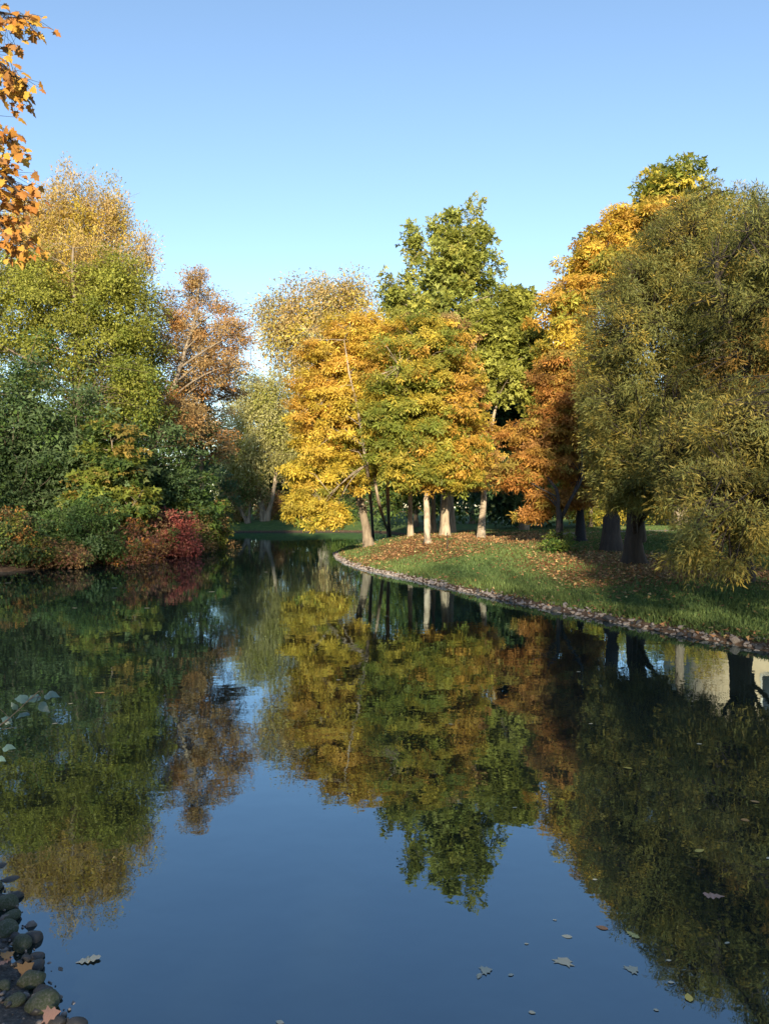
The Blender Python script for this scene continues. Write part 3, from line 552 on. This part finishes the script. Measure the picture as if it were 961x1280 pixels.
MCOL = [(.46, .23, .04), (.52, .30, .05), (.40, .19, .04), (.54, .34, .06), (.34, .17, .055), (.46, .20, .05)]
MM = [outline_leaf('leaf', MAPLE, M_LEAF, c, seed=i) for i, c in enumerate(MCOL)]; MY = outline_leaf('leaf', MAPLE, M_LEAF, (.46, .42, .05), seed=9)
nleaf = 0; extra = []
for bi, bo in enumerate(boughs):
    bo = np.array(bo); t = np.linspace(0, 3, 14); i0 = np.minimum(t.astype(int), 2); pp = bo[i0] + (t - i0)[:, None] * (bo[i0 + 1] - bo[i0]); pp[1:-1] = (pp[:-2] + 2 * pp[1:-1] + pp[2:]) / 4
    V, Fq = tube(pp, np.linspace(.05, .006, 14), 5); obj('bough', np_mesh('bough', V - mb, Fq, M_BARKD, smooth=True), maple)
    tw = []; cnt = 0
    nl = {0: 95, 1: 105, 2: 70, 3: 115, 4: 95, 5: 30, 6: 30}[bi]
    for _ in range(nl):
        s = rng.uniform(.52, 1.0) ** .8; f = s * 13; j = int(min(f, 12)); q = pp[j] + (f - j) * (pp[j + 1] - pp[j])
        spread = .05 + .24 * (1 - s) + (.06 if bi != 5 else -.05); e = q + rng.normal(0, 1, 3) * np.array([spread, spread * 1.1, spread * .75]) + np.array([0, 0, -.10])
        tw.append(tube([q, .5 * (q + e) + [0, 0, .02], e], [.004, .003, .002], 3))
        out = unit(e - q + (pp[-1] - pp[6]) * .35); Ud = unit(out + np.array([0, 0, -.75]) + rng.normal(0, .35, 3)); Nn = unit(np.array([.15, -.75, .6]) + rng.normal(0, .5, 3)); Nn = unit(Nn - (Nn @ Ud) * Ud); Bt = np.cross(Nn, Ud)
        s_ = rng.uniform(.07, .13); px_ = CX + e[0] / e[1] * F
        if nleaf < 298 and px_ > -12:
            o = obj('leaf', MY if bi == 5 else MM[(rng.integers(0, 6))], maple); nleaf += 1
            from mathutils import Matrix
            o.matrix_parent_inverse = Matrix(); Mx = Matrix([[*Ud], [*Bt], [*Nn]]).transposed().to_4x4()
            o.location = e - mb; o.rotation_euler = Mx.to_euler(); o.scale = (s_,) * 3
        else: extra.append((e, Ud, Nn, s_, (.40, .36, .03) if bi == 5 else MCOL[rng.integers(0, 6)]))
    V, Fq = join(tw); tag(obj('twigs', np_mesh('twigs', V - mb, Fq, M_BARKD), maple), kind='stuff')
# the crown above and beyond the frame
for _ in range(5200):
    a = rng.uniform(0, 6.28); r_ = rng.random() ** .5; h_ = rng.uniform(5, 12.5)
    e = np.array([-8.4 + 3.2 * r_ * math.cos(a) * (1.15 - abs(h_ - 8) / 6), 7.8 + 3 * r_ * math.sin(a), h_])
    if e[0] / e[1] * F + CX > -30: continue
    extra.append((e, unit(rng.normal(size=3) + [0, 0, -.8]), unit(rng.normal(size=3) + [0, 0, .8]), rng.uniform(.13, .2), MCOL[rng.integers(0, 6)]))
V, Fq, cv = scatter_leaves(np.array([e[0] for e in extra]), np.array([e[1] for e in extra]), np.array([e[2] for e in extra]), np.array([e[3] for e in extra]), 'maple', np.array([e[4] for e in extra]))
tag(obj('crown', np_mesh('crown', V - mb, Fq, M_LEAF, cv), maple), kind='stuff')

# ------------------------------------------------------------------ beige building behind the willow
def box(x0, x1, y0, y1, z0, z1):
    V = np.array([(x, y, z) for z in (z0, z1) for y in (y0, y1) for x in (x0, x1)], float)
    return V, np.array([(0, 2, 3, 1), (4, 5, 7, 6), (0, 1, 5, 4), (2, 6, 7, 3), (0, 4, 6, 2), (1, 3, 7, 5)])
bb = np.array([20.2, 46.0, gz(20.2, 46)])
bld = tag(empty('building', bb), 'beige plastered building with white pilasters half hidden behind the willow', 'building')
def bpart(nm, mat, parent=bld, **k):
    V, Fq = box(k['x'][0], k['x'][1], k['y'][0], k['y'][1], k['z'][0], k['z'][1]); return obj(nm, np_mesh(nm, V, Fq, mat), parent)
bpart('wall', M_PLASTER, x=(0, 22), y=(0, 11), z=(-.3, 11)); bpart('plinth', M_STONE, x=(-.06, 22.06), y=(-.06, 11.05), z=(-.35, .7))
bpart('cornice', M_WHITE, x=(-.3, 22.3), y=(-.3, 11.3), z=(11.0, 11.45))
V = np.array([(-.4, -.4, 11.46), (22.4, -.4, 11.46), (22.4, 11.4, 11.46), (-.4, 11.4, 11.46), (4, 5.5, 14), (18, 5.5, 14)], float)
me = bpy.data.meshes.new('roof'); me.from_pydata([tuple(v) for v in V], [], [(0, 1, 5, 4), (1, 2, 5), (2, 3, 4, 5), (3, 0, 4), (3, 2, 1, 0)]); me.materials.append(M_ROOF); obj('roof', me, bld)
for i in range(6):
    x = .5 + i * 4.2; bpart('pilaster', M_WHITE, x=(x - .4, x + .4), y=(-.22, .01), z=(.71, 10.99))
    if i < 5:
        for z0 in (1.6, 6.2):
            wdw = bpart('window', M_WHITE, x=(x + 1.2, x + 3.0), y=(-.07, .02), z=(z0, z0 + 3.0)); bpart('pane', M_GLASS, wdw, x=(x + 1.32, x + 2.04), y=(-.085, -.06), z=(z0 + .12, z0 + 2.88)); bpart('pane', M_GLASS, wdw, x=(x + 2.16, x + 2.88), y=(-.085, -.06), z=(z0 + .12, z0 + 2.88))
# ------------------------------------------------------------------ lamp post
lp = at_ground(725, 677)
lamp = tag(empty('lamp_post', lp), 'dark iron park lamp post with a flared fluted base', 'lamp post')
def lathe(prof, sides=16, flute=0):
    a = np.linspace(0, 2 * np.pi, sides, endpoint=False); V = []
    for r_, z in prof: rr = r_ * (1 + flute * np.where(np.arange(sides) % 2, 1, -1)); V += [(rr_ * math.cos(t), rr_ * math.sin(t), z) for rr_, t in zip(rr, a)]
    i = np.arange(len(prof) * sides).reshape(len(prof), sides); j = np.roll(i, -1, 1)
    return np.array(V), np.stack([i[:-1], j[:-1], j[1:], i[1:]], -1).reshape(-1, 4)
for nm, prof, mt, sd_, fl in (('base', [(0, -.1), (.27, -.1), (.27, .08), (.23, .10), (.21, .16), (.155, .75), (.115, 1.18), (.14, 1.20), (.14, 1.26), (.08, 1.30)], M_IRON, 20, .06),
                          ('pole', [(.085, 1.28), (.075, 2.4), (.10, 2.44), (.10, 2.5), (.065, 2.54), (.055, 4.2), (.12, 4.3), (.12, 4.36)], M_IRON, 12, 0),
                          ('lantern', [(.10, 4.36), (.16, 4.4), (.23, 4.85), (.0, 4.86)], M_LAMPGLASS, 8, 0), ('cap', [(.27, 4.86), (.25, 4.92), (.08, 5.08), (.03, 5.2), (0, 5.22)], M_IRON, 12, 0)):
    V, Fq = lathe(prof, sd_, fl); obj(nm, np_mesh(nm, V, Fq, mt, smooth=(nm != 'lantern')), lamp)
# thin stake on the point
sk = at_ground(559, 690); V, Fq = tube([sk - [0, 0, .2], sk + [.01, 0, .35], sk + [-.01, 0, .68]], [.022, .02, .016], 6)
tag(obj('stake', np_mesh('stake', V - sk, Fq, M_BARKD), None, sk), 'thin dark stake stuck in the grass before the stout chestnut trunk', 'stake')

# ------------------------------------------------------------------ stone edging of the point
def hull_stone(seed, flat=.6, n_=15):
    r = random.Random(seed); bm = bmesh.new()
    for _ in range(n_):
        v = Vector((r.gauss(0, 1), r.gauss(0, 1), r.gauss(0, 1))).normalized(); bm.verts.new((v.x * r.uniform(.8, 1), v.y * r.uniform(.6, .8), v.z * flat * r.uniform(.8, 1)))
    bmesh.ops.convex_hull(bm, input=bm.verts); bmesh.ops.delete(bm, geom=[v for v in bm.verts if not v.link_faces], context='VERTS')
    me = bpy.data.meshes.new('stone'); bm.to_mesh(me); bm.free(); me.materials.append(M_STONE if seed % 3 else M_WET); return me
HS = [hull_stone(i) for i in range(10)]
edge = tag(empty('stone_edging', (6.1, 12.5, 0)), 'rubble stone edging along the shore of the grassy point', 'stone edging')
rng = np.random.default_rng(8); arc = catmull(SHORE, 40)[:13 * 40]; arc = arc[(arc[:, 1] > 9.0)]
seg = np.r_[0, np.cumsum(np.linalg.norm(np.diff(arc, axis=0), axis=1))]; tot = seg[-1]; st = []; s = 0
while s < tot:
    for row in range(4):
        ss = min(tot, s + rng.uniform(-.06, .06)); i = np.searchsorted(seg, ss); i = min(max(i, 1), len(arc) - 2); T = arc[i + 1] - arc[i - 1]; T = T / np.linalg.norm(T); N_ = np.array([T[1], -T[0]])
        o_ = -.06 + row * .085 + rng.normal(0, .035) + .05 * math.sin(ss * 1.7); q = arc[i] + N_ * o_; r_ = .04 + .06 * rng.random() ** 1.6; r_ *= (1.5 if rng.random() < .12 else 1) * (1 if row < 2 else .8)
        if row == 3 and rng.random() < .55: continue
        st.append((q[0], q[1], max(gz(q[0], q[1]), -.04) + r_ * .05, r_))
    s += rng.uniform(.095, .15)
st.sort(key=lambda e: e[1] / e[3] * .05 + e[1]); rest = []
for i, (x, y, z, r_) in enumerate(st):
    e = (rng.normal(0, .3), rng.normal(0, .3), rng.uniform(0, 6.28)); me = HS[rng.integers(0, 10)]
    if i < 298:
        o = obj('stone', me, edge, (x - 6.1, y - 12.5, z)); o.rotation_euler = e; o.scale = (r_ * rng.uniform(1, 1.5), r_, r_ * rng.uniform(.8, 1.15))
    else: rest.append((x, y, z, r_, e, me))
from mathutils import Matrix, Euler
def mesh_np(me): return np.array([v.co[:] for v in me.vertices]), np.array([p.vertices[:] for p in me.polygons])
HN = {me.name: mesh_np(me) for me in HS}
def placed(vf, x, y, z, e, sc): return (vf[0] * np.array(sc)) @ np.array(Euler(e).to_matrix()).T + np.array([x, y, z]), vf[1]
V, Fq = join([placed(HN[me.name], x - 6.1, y - 12.5, z, e, (r_ * 1.2, r_, r_ * .9)) for x, y, z, r_, e, me in rest])
tag(obj('far_stones', np_mesh('far_stones', V, Fq, M_STONE), edge), kind='stuff')

# ------------------------------------------------------------------ near gravel shore: boulders, pebbles
def boulder(seed, flat):
    bm = bmesh.new(); bmesh.ops.create_icosphere(bm, subdivisions=3, radius=1); r = np.random.default_rng(seed); ks = r.normal(0, 1.6, (7, 3)); ph = r.uniform(0, 6.28, 7)
    cuts = [(unit(r.normal(size=3)), r.uniform(.72, .9)) for _ in range(6)]
    for v in bm.verts:
        p = np.array(v.co); f = 1 + .05 * np.sin(ks @ p + ph).sum() * .6
        for cn_, cd in cuts:
            t = p @ cn_
            if t > cd: p = p - cn_ * (t - cd) * .8
        v.co = Vector((p * f) * [1, .78, flat])
    me = bpy.data.meshes.new('stone'); bm.to_mesh(me); bm.free(); me.polygons.foreach_set('use_smooth', [True] * len(me.polygons)); return me
NEAR = [(4, 1072, 9, .55, 1, 'dark wet stone at the tip of the gravel shore, partly in water'), (13, 1089, 10, .45, 1, 'flat dark stone lying in the shallows below the tip stone'), (19, 1112, 9, .6, 1, 'rounded dark stone in the water beside the big grey-green one'),
        (8, 1121, 13, .75, 0, 'big grey-green stone leaning over the dark one at the shore'), (15, 1137, 11, .6, 0, 'mossy stone tucked between two larger mossy stones'), (9, 1154, 15, .6, 0, 'broad mossy stone above the upright oval one'),
        (42, 1163, 11, .8, 1, 'dark rounded stone behind the upright mossy oval one'), (28, 1173, 12, .95, 0, 'upright oval mossy stone at the water'), (47, 1186, 9, .4, 1, 'thin flat dark stone standing in the water'), (47, 1198, 10, .6, 1, 'angular dark stone half in water above the leaf-topped one'),
        (39, 1217, 16, .6, 0, 'flat grey stone with a brown leaf resting against it'), (55, 1230, 11, .5, 1, 'low dark stone just above the largest mossy boulder'), (53, 1246, 18, .75, 0, 'largest rounded mossy boulder at the gravel edge'), (5, 1228, 9, .6, 0, 'grey stone lying up on the gravel'),
        (97, 1270, 11, .6, 1, 'lone stone standing out in the shallow water'), (118, 1278, 7, .6, 1, 'small dark stone farthest out in the water'), (70, 1269, 10, .55, 1, 'dark flat stone by the water below the largest boulder'), (20, 1164, 7, .6, 1, 'small dark stone wedged beside the upright oval one'),
        (20, 1244, 12, .45, 0, 'greenish low stone sunk in the gravel by the largest boulder'), (33, 1190, 7, .6, 1, 'small brown stone between the oval and the angular stone'), (-12, 1100, 14, .6, 0, 'stone up the gravel slope from the flat dark one'), (3, 1185, 6, .6, 1, 'small stone among leaves on the gravel')]
rng = np.random.default_rng(21)
for i, (x, y, rp, fl, wet, lab) in enumerate(NEAR):
    D0 = F * (CAMZ - .03) / (y + rp * .4 - HY); X = (x - CX) / F * D0; z = max(gz(X, D0), -.03); r_ = rp * math.hypot(D0, CAMZ) / F
    me = boulder(100 + i, fl); me.materials.append(M_WET if wet else M_MOSSY); o = obj('stone', me, None, (X, D0, z + r_ * fl * .35)); o.scale = (r_,) * 3; o.rotation_euler = (rng.normal(0, .12), rng.normal(0, .12), rng.uniform(-.7, .7))
    tag(o, lab, 'stone', 'stones of the near shore')
PB = [mesh_np(hull_stone(50 + i, .65, 12)) for i in range(4)]; parts = []; n_ = 0
while n_ < 2600:
    y = rng.uniform(2.0, 6.6); x = rng.uniform(-4.2, .4); d = shore_d1(x, y)
    if d < -.10 or d > 1.5 or rng.random() < .2 * d: continue
    r_ = rng.lognormal(-4.4, .45); z = gz(x, y); parts.append(placed(PB[rng.integers(0, 4)], x, y, z + r_ * .3, (rng.normal(0, .4), rng.normal(0, .4), rng.uniform(0, 6.28)), (r_ * 1.2, r_, r_))); n_ += 1
V, Fq = join(parts); me = np_mesh('gravel', V, Fq, M_WET); me.materials.append(M_STONE); me.polygons.foreach_set('material_index', np.repeat(np.random.default_rng(3).integers(0, 2, len(Fq) // 20 + 1), 20)[:len(Fq)].astype(np.int32))
tag(obj('gravel', me), 'fine wet gravel of the near shore', 'gravel', kind='stuff')

# ------------------------------------------------------------------ sapling with pale leaves at the near shore
sb = np.array([-2.75, 4.25, gz(-2.75, 4.25)]); sap = tag(empty('sapling', sb), 'thin sapling with pale bluish leaves leaning over the water from the gravel shore', 'sapling')
D = 4.25; SL = [(29, 873, 22, 165), (43, 872, 22, 195), (62, 868, 24, 5), (53, 883, 22, -50), (19, 884, 14, 110), (30, 892, 20, 200), (9, 900, 18, 150), (9, 934, 20, 10), (-8, 915, 20, 60), (-6, 880, 18, 120), (1, 948, 14, -30)]
stem = [sb - [0, 0, .05], P(-60, 1000, D), P(-22, 930, D), P(12, 898, D), P(45, 878, D)]; V, Fq = tube(catmull(stem, 5)[:21], np.linspace(.008, .002, 21), 5); obj('stem', np_mesh('stem', V - sb, Fq, M_BARK), sap)
V, Fq = tube([P(-22, 930, D), P(0, 912, D), P(30, 908, D - .05)], [.003, .002, .001], 4); obj('stem', np_mesh('stem', V - sb, Fq, M_BARK), sap)
SM = outline_leaf('leaf', [(0, .01), (.1, .14), (.25, .25), (.42, .28), (.55, .22), (.66, .21), (.8, .11), (1, 0), (.8, -.10), (.67, -.19), (.55, -.23), (.42, -.27), (.25, -.25), (.1, -.13), (0, -.01)], M_WAXY, (.10, .17, .155), .35, 3)
for x, y, lp_, ang in SL:
    c = P(x, y, D + rng.normal(0, .03)); a = math.radians(ang); Ud = unit(np.array([math.cos(a), rng.normal(0, .25), math.sin(a) * .6])); Nn = unit(np.array([.1, -.75, .7]) + rng.normal(0, .2, 3)); Nn = unit(Nn - (Nn @ Ud) * Ud); Bt = np.cross(Nn, Ud); s_ = lp_ * D / F * .82
    o = obj('leaf', SM, sap, c - sb - Ud * s_ * .45); o.rotation_euler = Matrix([[*Ud], [*Bt], [*Nn]]).transposed().to_euler(); o.scale = (s_ * 1.1, s_ * 1.25, s_ * 1.3); jn = min(catmull(stem, 5)[8:21], key=lambda q: np.linalg.norm(q - c)); ft = c - Ud * s_ * .45; V, Fq = tube([jn, .5 * (jn + ft) + [0, 0, .006], ft], [.0016, .0013, .001], 4); obj('petiole', np_mesh('petiole', V - sb, Fq, M_BARK), sap)

# ------------------------------------------------------------------ leaves afloat and ashore
FLC = {'pale': (.42, .40, .30), 'brown': (.26, .13, .06), 'pink': (.36, .21, .16), 'yellow': (.48, .38, .08), 'green': (.28, .30, .12), 'orange': (.34, .19, .08)}
OM = {(k, s): outline_leaf('floating_leaf', p, M_FLOAT, FLC[k], 0, 4, .003) for k in FLC for s, p in (('oak', OAK), ('elm', ELM), ('maple', MAPLE))}
FLOAT = [(95, 1204, 26, 'pale', 'oak', 20, 'pale lobed leaf floating near the gravel shore'), (905, 1121, 28, 'pink', 'oak', 170, 'pinkish-brown leaf floating on the dark willow reflection'), (760, 1162, 14, 'brown', 'elm', 150, 'brown oval leaf afloat beside a pale lobed one'), (782, 1164, 18, 'green', 'oak', -60, 'pale greenish lobed leaf afloat beside the brown oval one'),
         (785, 1214, 14, 'pale', 'maple', 30, 'whitish leaf floating on the dark reflection below the lobed pair'), (868, 1065, 13, 'yellow', 'elm', 20, 'yellow-green oval leaf floating alone on the dark reflection'), (715, 1172, 12, 'pale', 'elm', 160, 'pale leaf afloat at the edge of the reflected golden tree'), (702, 1206, 18, 'pale', 'maple', 60, 'pale star-shaped leaf afloat on the reflected sky edge'),
         (601, 1214, 13, 'pale', 'maple', 10, 'pale leaf of a close pair floating on the reflected sky'), (597, 1224, 11, 'pale', 'oak', 70, 'smaller leaf of a close pair floating on the reflected sky'), (862, 1253, 14, 'yellow', 'elm', 80, 'pale yellow leaf upright on the dark reflection'), (925, 1025, 13, 'orange', 'elm', 0, 'orange leaf floating among reflected willow twigs'),
         (790, 961, 11, 'yellow', 'elm', 160, 'yellow leaf floating off the stone edging'), (118, 866, 13, 'orange', 'oak', 0, 'orange leaf floating out from the pale sapling'), (949, 1003, 11, 'orange', 'elm', 170, 'ochre leaf floating on the reflected sky flecks')]
for x, y, lp_, k, s, ang, lab in FLOAT:
    D0 = F * CAMZ / (y - HY); o = obj('floating_leaf', OM[k, s], None, ((x - CX) / F * D0, D0, .003)); s_ = lp_ * math.hypot(D0, CAMZ) / F; a = math.radians(ang); o.scale = (s_, s_ * 1.2, s_); o.rotation_euler = (rng.normal(0, .04), rng.normal(0, .04), a); tag(o, lab, 'leaf', 'leaves floating on the pond')
SMALL = [(635, 1220, 7), (660, 1265, 8), (832, 1201, 6), (834, 1228, 7), (958, 1074, 8), (740, 1100, 6), (690, 1150, 5), (655, 1180, 5), (905, 1180, 7), (345, 1277, 10), (816, 1262, 6), (870, 930, 7), (735, 905, 6), (260, 740, 9), (180, 760, 8), (330, 715, 6), (140, 735, 8), (65, 905, 7), (85, 880, 6), (420, 850, 6), (560, 905, 6), (480, 770, 6), (365, 690, 5), (5, 729, 9), (275, 700, 6), (90, 760, 7), (640, 1010, 6), (720, 840, 6)]
for x, y, lp_ in SMALL:
    D0 = F * CAMZ / (y - HY); k = ['pale', 'yellow', 'brown', 'pale'][rng.integers(0, 4)]; o = obj('floating_leaf', OM['pale', ['elm', 'oak'][rng.integers(0, 2)]], None, ((x - CX) / F * D0, D0, .003)); s_ = lp_ * math.hypot(D0, CAMZ) / F; o.scale = (s_, s_ * 1.2, s_); o.rotation_euler = (0, 0, rng.uniform(-.6, .6))
    tag(o, 'tiny pale leaf drifting on the open water', 'leaf', 'tiny leaves drifting on the pond')
for x, y, lp_, k, s, lab in [(3, 1199, 14, 'orange', 'maple', 'orange dead leaf lying on the gravel by the slope stones'), (17, 1198, 16, 'pink', 'oak', 'pinkish dead leaf lying on the gravel next to the orange one'), (24, 1216, 17, 'orange', 'maple', 'orange-brown dead leaf leaning on the flat grey stone'), (10, 1257, 14, 'brown', 'oak', 'brown curled leaf on the gravel left of the largest boulder'),
                       (54, 1272, 18, 'pink', 'maple', 'pinkish wet leaf at the water edge below the largest boulder'), (2, 1243, 12, 'brown', 'elm', 'small brown leaf on the gravel beside the curled one')]:
    D0 = F * (CAMZ - .05) / (y - HY); X = (x - CX) / F * D0; me = OM[k, s].copy(); me.materials.clear(); me.materials.append(M_LITTER); o = obj('fallen_leaf', me, None, (X, D0, max(gz(X, D0), 0) + .045)); s_ = lp_ * math.hypot(D0, CAMZ) / F; o.scale = (s_, s_ * 1.2, s_ * 2.5); o.rotation_euler = (rng.normal(.2, .15), rng.normal(0, .15), rng.uniform(0, 6.28)); tag(o, lab, 'leaf', 'dead leaves on the gravel shore')

# ------------------------------------------------------------------ lawn grass and leaf litter
rng = np.random.default_rng(31)
def land_pts(n_, x0, x1, y0, y1, dmin=.12):
    X = rng.uniform(x0, x1, n_); Y = y0 + (y1 - y0) * rng.random(n_) ** 1.3; vis = (np.abs(X) / Y < .53) ; X = X[vis]; Y = Y[vis]; d = shore_dist(X, Y); k = d > dmin
    return X[k], Y[k], d[k]
X, Y, d = land_pts(440000, -3, 22, 11, 44, .17); lm = litter_mask(X, Y); k = rng.random(len(X)) > .85 * np.clip(lm, 0, 1); X, Y, d = X[k], Y[k], d[k]; Z = ground_h(X, Y, d); N = len(X)
hgt = rng.uniform(.035, .085, N) * (1 + .9 * np.exp(-((d - .55) / .3) ** 2)) * (1 + .35 * snoise(X, Y, 1.1, 9)); a = rng.uniform(0, 6.28, N); w = .009 + .0006 * Y; ln = rng.normal(0, .45, (N, 2)) * hgt[:, None]
A = np.stack([X - w * np.cos(a), Y - w * np.sin(a), Z - .01], -1); B = np.stack([X + w * np.cos(a), Y + w * np.sin(a), Z - .01], -1); C = np.stack([X + ln[:, 0], Y + ln[:, 1], Z + hgt], -1)
V = np.stack([A, B, C], 1).reshape(-1, 3); t = np.clip(.5 + .4 * snoise(X, Y, .9, 12) + rng.normal(0, .25, N) + .5 * np.exp(-((d - .5) / .35) ** 2), 0, 1)[:, None]
gc = np.array([.060, .105, .036]) * (1 - t) + np.array([.105, .15, .045]) * t; gc = gc * np.exp(rng.normal(0, .2, N))[:, None]
tag(obj('grass', np_mesh('grass', V, np.arange(3 * N).reshape(-1, 3), M_GRASS, np.repeat(gc, 3, 0))), 'short lawn grass on the point', 'grass', kind='stuff')
X, Y, d = land_pts(130000, -3, 20, 11, 44, .05); X2, Y2, d2 = land_pts(42000, -2, 7, 27.5, 38, .3); X3, Y3, d3 = land_pts(16000, 4.5, 10.5, 19.5, 26.5, .3); X, Y, d = np.r_[X, X2, X3], np.r_[Y, Y2, Y3], np.r_[d, d2, d3]; lm = litter_mask(X, Y); k = rng.random(len(X)) < np.clip(.030 + .75 * lm * (.6 + .6 * snoise(X, Y, 1.4, 15)) + .45 * np.exp(-((d - .3) / .25) ** 2), 0, 1); X, Y, d = X[k], Y[k], d[k]; N = len(X)
Pn = np.stack([X, Y, ground_h(X, Y, d) + rng.uniform(.015, .06, N)], -1); Ud = rng.normal(size=(N, 3)) * [1, 1, .25]; Nn = np.array([0, 0, 1.]) + rng.normal(0, .35, (N, 3))
pl = np.array([(.28, .14, .06), (.22, .11, .055), (.33, .20, .085), (.17, .09, .05), (.38, .29, .14), (.26, .14, .07)]); col = pl[rng.integers(0, 6, N)] * np.exp(rng.normal(0, .2, N))[:, None]
V, Fq, cv = scatter_leaves(Pn, Ud, Nn, rng.uniform(.06, .13, N), 'broad', col)
tag(obj('leaf_litter', np_mesh('leaf_litter', V, Fq, M_LITTER, cv)), 'fallen brown leaves strewn over the lawn', 'leaf litter', kind='stuff')
print('leaf tris', TRI[0], 'maple leaves', nleaf, 'stones', len(st))
